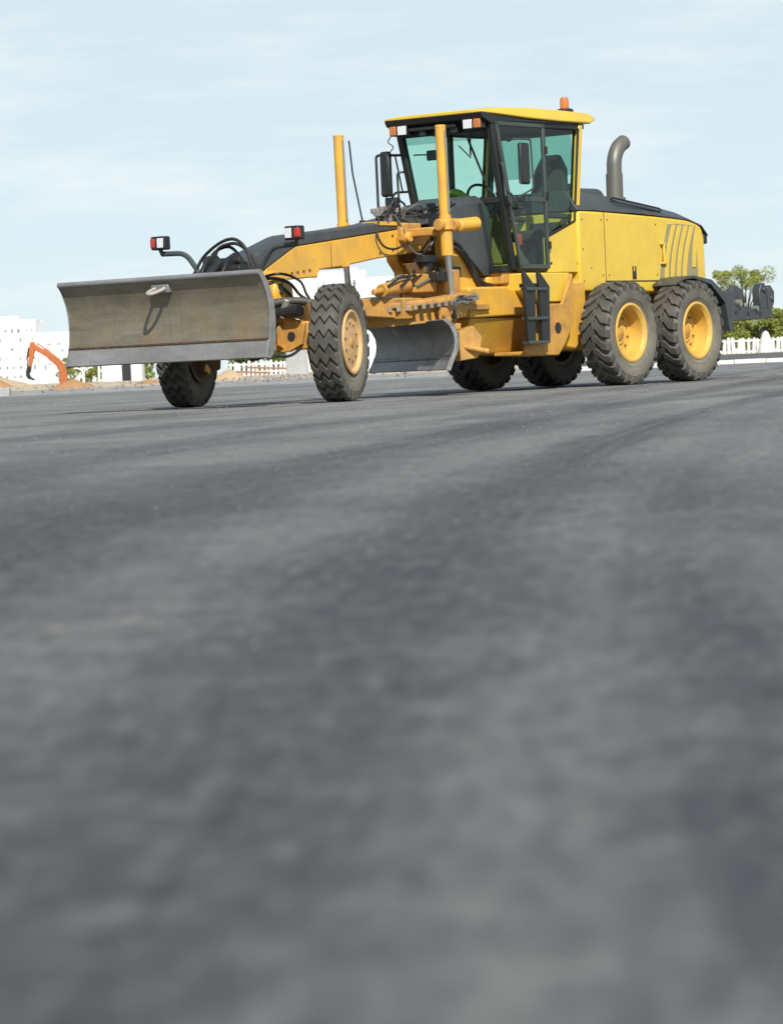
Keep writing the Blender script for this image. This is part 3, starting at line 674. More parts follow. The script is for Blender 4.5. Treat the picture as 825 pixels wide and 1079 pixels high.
# ---- drawbar, circle, moldboard
tl = Matrix.Rotation(R(5), 3, 'Y')
db = MB()
for s in (-1, 1):
    a = Vector((7.0, s * .10, 1.18)); b_ = Vector((5.0, s * .62, 1.10)); d = b_ - a
    ring = lambda p, h: [p + Vector((0, -.07, -h)), p + Vector((0, .07, -h)), p + Vector((0, .07, h)), p + Vector((0, -.07, h))]
    db.loft([ring(a, .06), ring(b_, .14)])
db.prism([(5.25, .80), (5.25, -.80), (3.4, -.75), (3.4, .75)], 1.06, 1.14, 'Z')
db.box((5.1, 0, 1.10), (.4, 1.5, .26))
drawbar = db.build('drawbar', M['oldyellow'], G, bevel=.015)
cm = MB(); CX, CZ = 4.50, 1.215
def tilt(b, frm):
    for i in range(frm, len(b.v)):
        p = tl @ (Vector(b.v[i]) - Vector((CX, 0, CZ))) + Vector((CX, 0, CZ)); b.v[i] = tuple(p)
cm.lathe([(.70, .035), (1.06, .035), (1.07, .0), (1.06, -.03), (.96, -.035), (.94, -.26), (.70, -.26)], 64, 'Z', (CX, 0, CZ), closed=True); tilt(cm, 0)
cm.use(M['oldyellow']); th = cm; th.use(M['steel']); t0_ = len(th.v)
for k in range(64):
    t = 2 * math.pi * k / 64
    th.box((CX + 1.075 * math.cos(t), 1.075 * math.sin(t), CZ - .045), (.05, .05, .055), Matrix.Rotation(t, 3, 'Z'))
tilt(th, t0_); cm.m = [0 if i < 256 else 1 for i in range(len(cm.f))]; circ = cm.build('circle', None, G)
cy = MB().cyl((5.55, .60, 1.33), (4.95, .56, 1.40), .085, 20).cyl((5.55, .60, 1.33), (5.75, .62, 1.31), .04, 12)
cy.build('shift_cylinder', M['oldyellow'], G, bevel=.01)
MB().box((4.55, .45, 1.42), (.5, .22, .24)).box((4.0, .35, 1.42), (.35, .5, .34)).build('circle_drive', M['oldyellow'], G, bevel=.02)
MB().box((4.30, .60, 1.50), (.34, .2, .12)).cyl((4.2, .3, 1.5), (4.2, .3, 1.75), .12, 20).box((4.25, .38, 1.74), (.30, .12, .10)).box((3.95, .50, 1.56), (.5, .06, .14)).build('circle_motor', M['black'], G, bevel=.01)
for i in range(9):
    x0 = rh.uniform(4.3, 5.6); a = Vector((x0, rh.uniform(.35, .7), 1.38)); b_ = Vector((x0 - rh.uniform(.3, .9), rh.uniform(.3, .72), rh.uniform(1.3, 1.5)))
    MB().tube(spline([a, (a + b_) / 2 + Vector((0, .05, rh.uniform(.06, .18))), b_], 6), .016, 7).build('hydraulic_hose', M['rubberhose' if i % 2 else 'greyhose'], G)
# moldboard: own frame, then turned
MBD = Matrix.Rotation(math.atan2(.632, .775) * -1, 4, 'Z'); MBC = Vector((4.12, 0, 0))
mb_prof = [(.12, .93), (.03, .86), (-.02, .76), (-.03, .66), (-.015, .56), (.01, .49)]
mb_back = [(-.05, .49), (-.085, .58), (-.09, .68), (-.075, .79), (-.02, .89), (.06, .945)]
HW = 1.89
mo = MB().prism(mb_prof + mb_back, -HW, HW).build('moldboard', M['moldboard'], G, smooth=50)
mo.matrix_local = Matrix.Translation(MBC) @ MBD
MB().prism([(.022, .485), (.095, .325), (.075, .315), (-.005, .40), (-.035, .485)], -HW + .01, HW - .01).build('cutting_edge', M['bladeedge'], mo, bevel=.004)
for k in range(26):
    y = -HW + .08 + k * (2 * HW - .16) / 25
    if k == 0: b0 = o = MB().box((0, 0, 0), (.016, .022, .030)).build('edge_bolt', M['black'], mo, smooth=0)
    else: o = b0.copy(); col.objects.link(o); o.parent = mo
    o.location = (.036, y, .452); o.rotation_euler = (0, R(24), 0)
sm = MB().box((.004, 0, .492), (.05, 2 * HW - .02, .018)); sm.build('seam', M['black'], mo, smooth=0)
for s in (-1, 1):
    MB().prism([(.13, .945), (.035, .86), (-.015, .76), (-.025, .66), (-.01, .56), (.03, .47), (.10, .32), (.04, .305), (-.04, .5), (-.07, .68), (-.05, .82), (.05, .95)], s * HW, s * (HW + .014)).build('end_bit', M['bladeedge'], mo, bevel=.004)
br = MB()
for y in (-.7, .7): br.prism([(-.1, .5), (-.1, .9), (-.25, 1.15), (-.38, 1.15), (-.42, .7), (-.3, .45)], y - .06, y + .06)
br.box((-.2, 0, .85), (.10, 2.9, .08)); br.box((-.18, 0, .55), (.10, 2.9, .08))
br.prism([(-.12, .42), (-.12, .78), (-.3, .85), (-.42, .7), (-.35, .45)], HW - .35, HW - .1)
br.cyl((-.15, HW - .15, .6), (-.45, HW + .05, .52), .035, 12)
br.build('blade_bracket', M['oldyellow'], mo, bevel=.01)
MB().cyl((-.05, HW - .45, .98), (-.15, HW - .95, 1.08), .075, 18).cyl((.0, HW - .12, .94), (-.05, HW - .45, .98), .04, 12).build('tilt_cylinder', M['oldyellow'], mo)
for k in range(6):
    a = Vector((-.1, HW - .1 - .05 * k, .95)); b_ = Vector((-.15 - .05 * k, HW - .25, 1.12 + .05 * (k % 3)))
    MB().tube(spline([a, (a + b_) / 2 + Vector((.05, .06, .10)), b_], 6), .016, 7).build('hose', M['greyhose' if k % 2 else 'rubberhose'], mo)

# ---- rear frame, belly, step side, tandem cases
bf = MB()
bf.prism([(3.78, .965), (3.78, 1.36), (2.9, 1.365), (2.50, 1.26), (2.48, .985)], .30, .70)
bf.prism([(3.78, .965), (3.78, 1.36), (2.9, 1.365), (2.50, 1.26), (2.48, .985)], -.70, -.30)
bf.prism([(3.0, .7), (3.0, 1.5), (-2.0, 1.4), (-2.0, .8)], -.46, .46)
rf = bf.build('rear_frame', M['yellow'], G, bevel=.025)
bl2 = MB(); 
bl2.loft([[(3.72, -.66, .96), (3.72, .66, .96), (2.2, .66, .96), (2.2, -.66, .96)], [(3.60, -.42, .52), (3.60, .42, .52), (2.05, .42, .47), (2.05, -.42, .47)]])
bl2.build('belly_plate', M['yellow'], rf, bevel=.02)
for s in (-1, 1):
    MB().prism([(2.74, 1.53), (2.74, 1.30), (2.48, 1.14), (1.74, 1.14), (1.70, 1.53)], s * .45, s * .90).build('sill_box', M['lemon'], rf, bevel=.02)
    sp = MB().prism([(1.78, 1.52), (1.72, 1.25), (1.80, .86), (2.0, .60), (2.18, .44), (2.90, .46), (2.98, .52), (2.80, .70), (2.74, 1.12), (2.05, 1.12)], s * .94, s * .985)
    sp.prism([(2.92, .46), (2.92, .51), (2.15, .49), (2.15, .44)], s * .45, s * .94)
    pl_ = sp.build('side_plate', M['oldyellow'], rf, bevel=.012)
    MB().lathe([(.001, .004), (.075, .004), (.075, -.002), (.001, -.002)], 20, 'Y', (2.18, s * .986, .80)).build('plate_hole', M['black'], pl_)
    for i in range(8):
        c = pl_.children[-1].data.vertices if False else None
    ld_ = MB()
    for x in (3.02, 2.68):
        ld_.prism([(x + .10, 1.52), (x + .06, 1.54), (x - .17, 1.34), (x - .16, 1.28), (x - .13, .62), (x + .05, .62), (x + .08, 1.30)], s * 1.06, s * 1.10)
    step = ld_.build('ladder', M['black'], G, bevel=.006)
    for z in (1.31, .93, .62): MB().box((2.84, s * 1.07, z), (.46, .12, .04)).build('rung', M['doormetal'], step, bevel=.006)
    MB().box((2.84, s * 1.0, 1.36), (.3, .12, .05)).build('step_bracket', M['black'], step)
    tc_ = MB().prism([(1.25, .50), (1.3, .75), (1.1, .95), (-1.1, .95), (-1.3, .75), (-1.2, .48)], s * .66, s * .90)
    tc_.build('tandem_case', M['oldyellow'], G, bevel=.03)
    MB().prism([(1.75, 1.42), (1.75, .55), (1.5, .50), (1.2, .75), (1.2, 1.42)], s * .55, s * .82).build('axle_guard', M['yellow'], rf, bevel=.03)
    hp = [(-.55, 1.36), (-.80, 1.45), (-1.05, 1.47), (-1.55, 1.41), (-2.06, 1.13), (-2.12, .68), (-2.0, .68), (-1.90, 1.08), (-1.52, 1.34), (-1.05, 1.43), (-.80, 1.41), (-.55, 1.33)]
    MB().prism(hp, s * .70, s * 1.18).prism([(-.55, 1.35), (-.80, 1.44), (-1.05, 1.46), (-1.55, 1.40), (-2.05, 1.13), (-2.11, .68), (-1.6, .68), (-1.0, 1.2)], s * .70, s * .74).build('fender', M['grey'], G, bevel=.006)

# ---- engine hood
hd = MB()
hpf = [(1.28, 1.28), (1.28, 2.37), (.6, 2.36), (-.83, 2.31), (-1.5, 2.28), (-1.82, 2.235), (-1.98, 2.16), (-2.04, 2.02), (-2.05, 1.30), (-1.2, 1.24)]
hd.prism(hpf, -.80, .80)
hood = hd.build('engine_hood', M['lemon'], G, bevel=.035)
rings = []
for x, zb, zt, yt in ((1.30, 2.37, 2.64, .62), (.9, 2.37, 2.655, .60), (.40, 2.355, 2.61, .60), (-.17, 2.345, 2.57, .60), (-1.0, 2.305, 2.48, .60), (-1.6, 2.27, 2.40, .60), (-1.98, 2.18, 2.32, .58), (-2.14, 2.05, 2.22, .56)):
    rings.append([(x, -.806, zb), (x, .806, zb), (x, .80, zb + .02), (x, yt, zt - .015), (x, yt - .06, zt), (x, -yt + .06, zt), (x, -yt, zt - .015), (x, -.80, zb + .02)])
hc = MB().loft(rings).build('hood_cover', M['grey'], hood, smooth=25, bevel=.006)
MB().tube(rounded([(.30, .70, 2.545), (.26, .72, 2.56), (-.96, .72, 2.43), (-.98, .74, 2.40), (-.90, .755, 2.385), (.20, .755, 2.49), (.30, .70, 2.545)], .02), .012, 8).build('grab_rail', M['black'], hc)
sx = MB(); sx.box((-.72, .70, 2.42), (.012, .20, .012)); 
MB().box((-2.10, 0, 1.75), (.06, 1.3, .80)).build('radiator_grille', M['black'], hood, bevel=.01)
MB().box((-2.13, .66, 2.02), (.10, .22, .16)).build('tail_lamp', M['black'], hood, bevel=.02)
for s in (-1, 1):
    MB().prism([(-1.02, 2.205), (-1.30, 2.215), (-1.80, 2.19), (-1.82, 1.40), (-1.60, 1.36), (-.74, 1.36), (-.80, 1.60), (-.92, 1.95)], s * .792, s * .8035).build('louvre_opening', M['louvre'], hood, smooth=0)
    for k in range(5):
        x0 = -1.145 - .165 * k; zb = 1.362 if k < 4 else 1.62
        L_, R_ = [], []
        for i in range(11):
            t = i / 10; z = 2.195 - .004 * k + (zb - 2.195) * t; xx = x0 + (.26 * t + .06 * math.sin(t * 3.14)) * (1 if k < 4 else .55)
            L_.append((xx, z)); R_.append((xx - .088, z))
        MB().prism(L_ + R_[::-1], s * .80, s * .815).build('louvre_slat', M['lemon'], hood, smooth=0)
    sm = MB()
    sm.box((.64, s * .8005, 1.89), (.010, .004, .94)); sm.box((-.07, s * .8005, 1.415), (1.46, .004, .018)); sm.box((1.0, s * .8005, 1.60), (.02, .004, .02))
    sm.box((.06, s * .8005, 1.35), (.02, .004, .02))
    sm.build('panel_seam', M['black'], hood, smooth=0)
    bolt_row(hood, [(1.2, s * .80, 2.25), (1.2, s * .80, 1.85), (1.2, s * .80, 1.42), (.72, s * .80, 2.25), (.72, s * .80, 1.5), (.56, s * .80, 2.25), (.56, s * .80, 1.5), (-.70, s * .80, 2.2), (-.70, s * .80, 1.5)], s, .009, M['darkbrown'])
    la = MB()
    la.box((-.055, s * .806, 1.53), (.02, .014, .18)); la.box((-.125, s * .806, 1.53), (.02, .014, .18)); la.box((-.09, s * .806, 1.50), (.07, .012, .10))
    la.build('latch', M['black'], hood, bevel=.003)
    hn = MB().cyl((-.86, s * .83, 1.93), (-.86, s * .83, 1.66), .018, 8)
    for z in (1.93, 1.66): hn.box((-.85, s * .82, z), (.12, .05, .025))
    hn.build('hinge', M['lemon'], hood, bevel=.004)
ex = MB()
ep_ = rounded([(-.72, .15, 2.5), (-.74, .15, 3.16), (-.86, .15, 3.33), (-1.02, .15, 3.40)], .12)
ex.tube(ep_, .105, 24); ex.tube([ep_[0], (-.73, .15, 2.95)], .118, 24)
exo = ex.build('exhaust_pipe', M['exhaust'], hood)
MB().lathe([(.14, 0), (.15, .01), (.15, .05), (.12, .06)], 24, 'Z', (-.725, .15, 2.56)).build('collar', M['exhaust'], exo)
MB().cyl((.55, .25, 2.56), (-.05, .25, 2.56), .16, 22).cyl((.62, .25, 2.60), (.55, .25, 2.60), .18, 22).build('air_filter', M['grey'], hood, bevel=.02)

# ---- ripper frame at the rear
rp = MB()
for s in (-1, 1):
    rp.prism([(-2.05, 1.25), (-2.5, 1.24), (-2.68, 1.02), (-2.9, .99), (-3.66, .98), (-3.66, .85), (-2.55, .82), (-2.05, .60)], s * .84, s * .95)
    rp.prism([(-3.37, .97), (-3.34, 1.24), (-3.40, 1.35), (-3.50, 1.37), (-3.545, 1.30), (-3.545, .97)], s * .80, s * .93)
    rp.prism([(-3.56, .97), (-3.56, 1.30), (-3.64, 1.335), (-3.75, 1.24), (-3.74, 1.08), (-3.66, .97)], s * .83, s * .95)
    rp.prism([(-2.3, 1.15), (-2.5, 1.27), (-2.62, 1.25), (-2.80, 1.08), (-2.9, .98), (-2.3, .98)], s * .76, s * .83)
    rp.cyl((-3.46, s * .78, 1.27), (-3.46, s * .96, 1.27), .04, 14).cyl((-3.66, s * .80, 1.14), (-3.66, s * .97, 1.14), .045, 14)
rp.box((-3.45, 0, .94), (.30, 1.7, .16)); rp.box((-2.3, 0, .95), (.25, 1.7, .35))
for y in (-.45, 0, .45): rp.prism([(-3.30, .9), (-3.28, 1.28), (-3.40, 1.36), (-3.60, 1.3), (-3.62, .9)], y - .05, y + .05)
ripper = rp.build('ripper', M['grey'], G, bevel=.012)
for s in (-1, 1):
    for x, z, r_ in ((-2.95, .92, .035), (-3.30, .92, .035), (-2.32, 1.10, .05), (-2.6, .95, .035)):
        MB().lathe([(.001, .003), (r_, .003), (r_, -.003), (.001, -.003)], 16, 'Y', (x, s * .952, z)).build('pin_hole', M['black'], ripper)
MB().cyl((-3.15, .9, 1.0), (-3.15, 1.0, 1.0), .035, 12).cyl((-2.66, .9, 1.08), (-2.66, 1.0, 1.08), .05, 12).build('pin', M['steel'], ripper)

# ---- cab
cab = empty('cab', (0, 0, 0), 0, G)
def axf(z): return 3.17 - .24 * (3.5 - z)
def ayf(z): return .72 - .03 * (3.5 - z)
ZT, ZB = 3.52, 1.58
fr = MB()
def bar(a, b_, w_=.07, d=.07):
    a, b_ = Vector(a), Vector(b_)
    fr.loft([[p + Vector((i * w_ / 2, j * d / 2, 0)) for i, j in ((-1, -1), (1, -1), (1, 1), (-1, 1))] for p in (a, b_)])
for s in (-1, 1):
    bar((axf(ZT), s * ayf(ZT), ZT), (axf(ZB), s * ayf(ZB), ZB), .10, .085)
    bar((1.97, s * .735, ZT), (1.97, s * .735, ZB), .05, .05)
fr.box((axf(3.44), 0, 3.46), (.10, 1.40, .16)); fr.box((axf(2.50) + .0, 0, 2.49), (.10, 1.36, .08))
fr.box((2.0, 0, 3.50), (2.1, 1.36, .06))
for s in (-1, 1): fr.box((2.05, s * .71, 3.50), (2.2, .07, .07)); fr.box((2.28, s * .70, 1.60), (.75, .09, .09)); 
for s in (-1, 1):
    bar((axf(2.5) - .05, s * .70, 2.48), (axf(2.5) - .35, s * .70, 2.48), .06, .1)
fr.build('cab_frame', M['plastic'], cab, bevel=.012)
# floor, rear wall, corner panels
MB().box((2.1, 0, 1.60), (1.7, 1.3, .08)).build('cab_floor', M['plastic'], cab)
MB().box((2.35, 0, 1.48), (1.1, 1.25, .16)).build('cab_base', M['oldyellow'], cab, bevel=.02)
rear_w = MB().box((1.24, 0, 1.95), (.06, 1.34, .72)); rear_w.box((1.10, 0, 3.46), (.06, 1.34, .12))
rear_w.build('rear_wall', M['plastic'], cab, bevel=.01)
for s in (-1, 1):
    cp = [(1.10, 3.52), (1.01, 3.52), (1.16, 2.45), (1.18, 1.54), (2.0, 1.54), (2.0, 2.0), (1.32, 2.20), (1.26, 2.40)]
    MB().prism(cp, s * .69, s * .76).build('corner_panel', M['lemon'], cab, bevel=.01)
    MB().prism(cp, s * .655, s * .688).build('inner_lining', M['plastic'], cab)
    for x, z in ((1.93, 1.66), (1.27, 1.66), (1.23, 1.60), (1.2, 1.66)): MB().lathe([(.001, .004), (.022, .004), (.022, -.002), (.001, -.002)], 10, 'Y', (x, s * .76, z)).build('panel_bolt', M['black'], cab)
    qg = MB().prism([(1.96, 3.45), (1.13, 3.45), (1.30, 2.25), (1.96, 2.04)], s * .715, s * .721)
    qg.build('quarter_window', M['darkglass'], cab, smooth=0)
    fw_ = MB().prism([(1.98, 3.48), (1.10, 3.48), (1.29, 2.21), (1.98, 2.0)], s * .722, s * .740)
    # a thin gasket round the quarter window
    gk = MB(); P4 = [(1.965, 3.46), (1.12, 3.46), (1.30, 2.23), (1.965, 2.02)]
    for i in range(4):
        a, b_ = P4[i], P4[(i + 1) % 4]; gk.tube([(a[0], s * .755, a[1]), (b_[0], s * .755, b_[1])], .016, 8)
    gk.build('gasket', M['black'], cab)
# windscreen
def wsheet(z0, z1, y0, y1, name, m_):
    f_ = lambda z, sgn, e: (axf(z) + e, sgn * (ayf(z) - .04), z)
    MB().loft([[f_(z0, -1, 0), f_(z0, 1, 0), f_(z0, 1, .006), f_(z0, -1, .006)], [f_(z1, -1, 0), f_(z1, 1, 0), f_(z1, 1, .006), f_(z1, -1, .006)]]).build(name, m_, cab, smooth=0)
wsheet(2.53, 3.28, 0, 0, 'windscreen', M['glass']); wsheet(3.282, 3.40, 0, 0, 'sun_strip', M['strip'])
MB().box((1.14, 0, 2.60), (.006, 1.30, .50)).build('rear_window', M['glass'], cab, smooth=0)
MB().box((1.14, 0, 3.13), (.006, 1.30, .55)).build('sun_film', M['film'], cab, smooth=0)
wp = MB().tube([(axf(3.42) + .05, .42, 3.42), (axf(3.1) + .05, .36, 3.08)], .012, 6).tube([(axf(3.3) + .05, .36, 3.30), (axf(2.75) + .04, .52, 2.72)], .016, 6).tube([(axf(3.22) + .05, .20, 3.22), (axf(3.06) + .05, .36, 3.05)], .008, 6)
wp.build('wiper', M['black'], cab)
# lower front corner glass and cowl
for s in (-1, 1):
    MB().loft([[(axf(2.44) - .02, s * .66, 2.44), (axf(2.44) - .02, s * .654, 2.44), (3.12, s * .45, 2.44), (3.12, s * .456, 2.44)],
               [(axf(1.62) - .02, s * .63, 1.62), (axf(1.62) - .02, s * .624, 1.62), (2.90, s * .43, 1.62), (2.90, s * .436, 1.62)]]).build('corner_window', M['darkglass'], cab, smooth=0)
    cpo = MB(); 
    cpo.loft([[(3.16, s * .46, 2.46), (3.10, s * .48, 2.46), (3.06, s * .45, 2.46), (3.12, s * .43, 2.46)], [(2.90, s * .45, 1.55), (2.82, s * .47, 1.55), (2.80, s * .43, 1.55), (2.88, s * .41, 1.55)]])
    cpo.build('corner_post', M['plastic'], cab, bevel=.008)
cw = MB()
rings = []
for x, hw, zt, zb in ((4.0, .22, 2.44, 2.2), (3.6, .34, 2.485, 2.0), (3.3, .43, 2.55, 1.72), (3.08, .46, 2.56, 1.52), (2.86, .44, 2.50, 1.52)):
    rings.append([(x, -hw, zb), (x, hw, zb), (x, hw, zt - .10), (x, hw - .08, zt), (x, -hw + .08, zt), (x, -hw, zt - .10)])
cw.loft(rings).build('front_cowl', M['grey'], cab, bevel=.012)
# roof
rings = []
rfm = MB()
rr = [(.66, .74, 3.60, 3.665), (.85, .78, 3.54, 3.695), (1.6, .79, 3.54, 3.71), (2.4, .79, 3.555, 3.71), (3.0, .79, 3.58, 3.69), (3.44, .76, 3.60, 3.645)]
for x, hw, zb, zt in rr:
    rings.append([(x, -hw, zb), (x, hw, zb), (x, hw + .012, zb + .02), (x, hw - .03, zt - .015), (x, hw - .2, zt), (x, -hw + .2, zt), (x, -hw + .03, zt - .015), (x, -hw - .012, zb + .02)])
roof = rfm.loft(rings).build('cab_roof', M['lemon'], cab, smooth=40, bevel=.01)
MB().prism([(3.44, 3.60), (3.40, 3.53), (3.20, 3.46), (2.9, 3.50), (1.1, 3.52), (1.1, 3.533), (2.4, 3.548), (3.0, 3.583)], -.77, .77).build('roof_lining', M['plastic'], roof, bevel=.008)
bc = MB().lathe([(.001, 3.67), (.115, 3.69), (.12, 3.77), (.09, 3.785), (.001, 3.785)], 28, 'Z', (.72, .3, 0)).build('beacon', M['black'], roof)
MB().lathe([(.001, 3.785), (.062, 3.785), (.06, 3.90), (.05, 3.935), (.03, 3.945), (.001, 3.947)], 24, 'Z', (.72, .3, 0)).build('amber_dome', M['orangelens'], bc)
for s in (-1, 1):
    wl = MB().box((3.33, s * .58, 3.465), (.13, .27, .13)).tube([(3.30, s * .55, 3.54), (3.3, s * .55, 3.6)], .02, 6).build('work_lamp', M['black'], cab, bevel=.02)
    MB().box((3.40, s * .52, 3.465), (.012, .135, .115)).build('lens', M['lens'], wl, bevel=.004)
    MB().box((3.39, s * .665, 3.465), (.05, .10, .12)).build('indicator', M['orangelens'], wl, bevel=.012)
    MB().tube([(3.36, s * .745, 3.54), (3.36, s * .745, 3.58)], .012, 6).build('roof_hook', M['white'], roof)
MB().tube(spline([(3.33, -.74, 3.42), (3.3, -.82, 3.34), (3.3, -.74, 3.27), (3.25, -.86, 3.19)], 5), .007, 6).build('lamp_cable', M['black'], cab)
MB().box((3.3, -.15, 3.47), (.12, .9, .05)).box((3.28, -.25, 3.42), (.1, .10, .09)).box((3.28, .25, 3.42), (.1, .10, .09)).build('lamp_bracket', M['plastic'], cab, bevel=.008)
# door with frame, glass, handle rail and mirror
for s in (-1, 1):
    dp = [(3.09, 3.47), (1.995, 3.47), (1.995, 1.62), (2.64, 1.62)]
    yd = .752
    dm = MB()
    def dbar(a, b_, w_=.055):
        a = Vector((a[0], s * yd, a[1])); b_ = Vector((b_[0], s * yd, b_[1])); t = (b_ - a).normalized(); n_ = Vector((-t.z, 0, t.x)) * w_ / 2
        yy = Vector((0, .02, 0))
        dm.loft([[p - n_ - yy, p + n_ - yy, p + n_ + yy, p - n_ + yy] for p in (a - t * w_ * .4, b_ + t * w_ * .4)])
    for i in range(4): dbar(dp[i], dp[(i + 1) % 4])
    dbar((2.84, 2.50), (1.995, 2.50), .07)
    door = dm.build('door', M['doormetal'], cab, bevel=.008)
    MB().prism([(3.06, 3.44), (2.02, 3.44), (2.02, 2.53), (2.86, 2.53)], s * .748, s * .754).build('door_glass', M['darkglass'], door, smooth=0)
    MB().prism([(2.83, 2.47), (2.02, 2.47), (2.02, 1.65), (2.66, 1.65)], s * .748, s * .754).build('lower_glass', M['darkglass'], door, smooth=0)
    MB().prism([(2.68, 1.63), (2.45, 1.63), (2.62, 1.80), (2.71, 1.86)], s * .757, s * .778).build('corner_gusset', M['doormetal'], door, bevel=.006)
    MB().tube(rounded([(3.05, s * .76, 2.95), (3.10, s * .84, 2.95), (3.06, s * .86, 2.58), (2.95, s * .86, 2.55), (2.82, s * .86, 2.38), (2.6, s * .80, 2.38)], .05), .016, 8).build('grab_handle', M['doormetal'], door)
    for z in (3.1, 1.85, 2.5): MB().cyl((1.975, s * .785, z), (1.975, s * .785, z + .10), .02, 8).build('hinge', M['black'], door)
# mirrors
mr = MB()
mr.tube(rounded([(2.90, .80, 3.24), (2.96, .93, 3.26), (2.62, .97, 3.26), (2.60, .97, 2.62), (2.95, .95, 2.5)], .05), .013, 8)
mi = mr.build('side_mirror', M['doormetal'], cab)
MB().box((2.80, .97, 2.94), (.22, .06, .54)).build('mirror_head', M['black'], mi, bevel=.03)
mr = MB()
mr.tube(rounded([(axf(3.17), -.72, 3.17), (3.14, -.78, 3.17), (3.2, -1.10, 3.19), (3.2, -1.10, 2.45)], .05), .018, 8)
mr.tube([(3.1, -.86, 3.17), (3.05, -.80, 2.69)], .012, 6)
mr.tube(rounded([(axf(2.69), -.70, 2.69), (3.05, -.92, 2.69), (3.1, -.98, 2.58), (3.1, -1.0, 2.5)], .04), .016, 8)
mr.tube([(3.17, -.98, 3.12), (3.17, -.98, 2.5)], .010, 6)
mi = mr.build('side_mirror', M['black'], cab)
MB().box((3.2, -.945, 2.93), (.09, .16, .60)).build('mirror_head', M['black'], mi, bevel=.035)
MB().box((3.15, -.90, 2.54), (.1, .18, .16)).build('camera_box', M['black'], mi, bevel=.012)
im = MB().tube([(axf(3.16) - .04, -.60, 3.16), (3.0, -.52, 3.16), (3.0, -.40, 3.15)], .010, 6).build('inside_mirror', M['black'], cab)
MB().box((3.0, -.335, 3.14), (.03, .17, .135)).build('mirror_head', M['black'], im, bevel=.025)
# inside the cab
st = MB().box((1.75, .0, 2.05), (.5, .5, .16))
seat = st.build('operator_seat', M['seat'], cab, bevel=.05)
MB().loft([[(1.56, -.24, 2.1), (1.56, .24, 2.1), (1.42, .24, 2.1), (1.42, -.24, 2.1)], [(1.50, -.26, 2.5), (1.50, .26, 2.5), (1.36, .26, 2.5), (1.36, -.26, 2.5)], [(1.40, -.22, 2.95), (1.40, .22, 2.95), (1.28, .22, 2.95), (1.28, -.22, 2.95)], [(1.36, -.12, 3.15), (1.36, .12, 3.15), (1.27, .12, 3.15), (1.27, -.12, 3.15)]]).build('backrest', M['seat'], seat, bevel=.03)
MB().box((1.75, 0, 1.80), (.35, .35, .36)).build('seat_base', M['black'], seat, bevel=.02)
for s in (-1, 1): MB().box((1.75, s * .32, 2.30), (.42, .09, .07)).build('armrest', M['seat'], seat, bevel=.02)
cs = MB().prism([(2.75, 1.65), (2.62, 1.65), (2.40, 2.45), (2.48, 2.52), (2.66, 2.48)], -.14, .14).build('steering_console', M['plastic'], cab, bevel=.02)
rg = []
for k in range(29):
    t = 2 * math.pi * k / 28; rg.append((2.38 + .10 * math.cos(t), .21 * math.sin(t), 2.56 + .18 * math.cos(t)))
MB().tube(rg, .018, 8).tube([(2.45, 0, 2.5), (2.38, 0, 2.56)], .03, 8).tube([rg[7], rg[21]], .014, 6).build('steering_wheel', M['black'], cs)
MB().prism([(2.72, 1.66), (2.55, 1.66), (2.48, 2.30), (2.60, 2.36)], .30, .50).build('side_console', M['olive'], cab, bevel=.03)
for y in (-.4, -.3, .33, .43): MB().tube([(2.55, y, 2.3), (2.50, y, 2.58)], .010, 6).sphere((2.50, y, 2.6), .025, 6).build('control_lever', M['black'], cab)
MB().box((2.35, .55, 1.98), (.10, .05, .16)).build('fire_extinguisher', M['red'], cab, bevel=.02)
seat.location = (-.26, .27, 0)
seat.scale = (1, 1.1, 1.0)
# hi-vis vest lying on the dash, a thing of its own
vv = []
rv = random.Random(3)
hv = MB(); rings = []
for i in range(9):
    t = i / 8; r_ = .055 * (math.sin(math.pi * (t * .9 + .05)) ** .5)
    cxx = Vector((2.66, -.36 + .34 * t, 2.62 + .03 * math.sin(t * 5)))
    rings.append([cxx + Vector((r_ * 1.5 * math.cos(a) * rv.uniform(.8, 1.1), 0, r_ * math.sin(a) * rv.uniform(.85, 1.15))) for a in [k * .5236 for k in range(12)]])
hv.loft(rings)
vest = hv.build('safety_vest', M['hivis'], None, smooth=60)
vest.matrix_world = Matrix.Translation((MX, MY, 0)) @ Matrix.Rotation(math.atan2(FWD.y, FWD.x), 4, 'Z')
tag(vest, 'crumpled lime yellow safety vest lying behind the grader windscreen', 'safety vest')
MB().box((2.62, -.2, 2.52), (.30, .9, .06)).build('dash_shelf', M['plastic'], cab, bevel=.01)

# ================================================================== background
def px(u, v, y):     # a point seen at (u, v) of the photograph, y metres away: its place in the world
    c, s = math.cos(ROLL), math.sin(ROLL); du, dv = u - 412.5, v - 539.5
    a, b_ = du * c - dv * s, du * s + dv * c
    return a / 3312.66 * y, CAM_H - (b_ + 539.5 - 386.976) / 3312.66 * y
# sand heaps
def heap(name, u0, u1, vtop, y, m_, label, grp=None, depth=1.4):
    x0, z0 = px(u0, 405, y); x1, _ = px(u1, 405, y); xm, zt = px((u0 + u1) / 2, vtop, y)
    h = zt - 0.1; rx = (x1 - x0) / 2; b = MB(); rings = []
    r_ = random.Random(int(u0) + 11); n = 30
    for i in range(9):
        t = i / 8; rad = 1 - t; z = 0.08 + h * (t ** 0.85 if t < 1 else 1) * (1 - 0.12 * t)
        rings.append([(rx * max(rad, .02) * math.cos(2 * math.pi * k / n) * r_.uniform(.93, 1.07) , rx * depth * max(rad, .02) * math.sin(2 * math.pi * k / n) * r_.uniform(.93, 1.07), z + r_.uniform(-.02, .02) * h) for k in range(n)])
    o = b.loft(rings).build(name, m_, None, smooth=70, loc=((x0 + x1) / 2, y, 0))
    return tag(o, label, 'sand heap', grp)
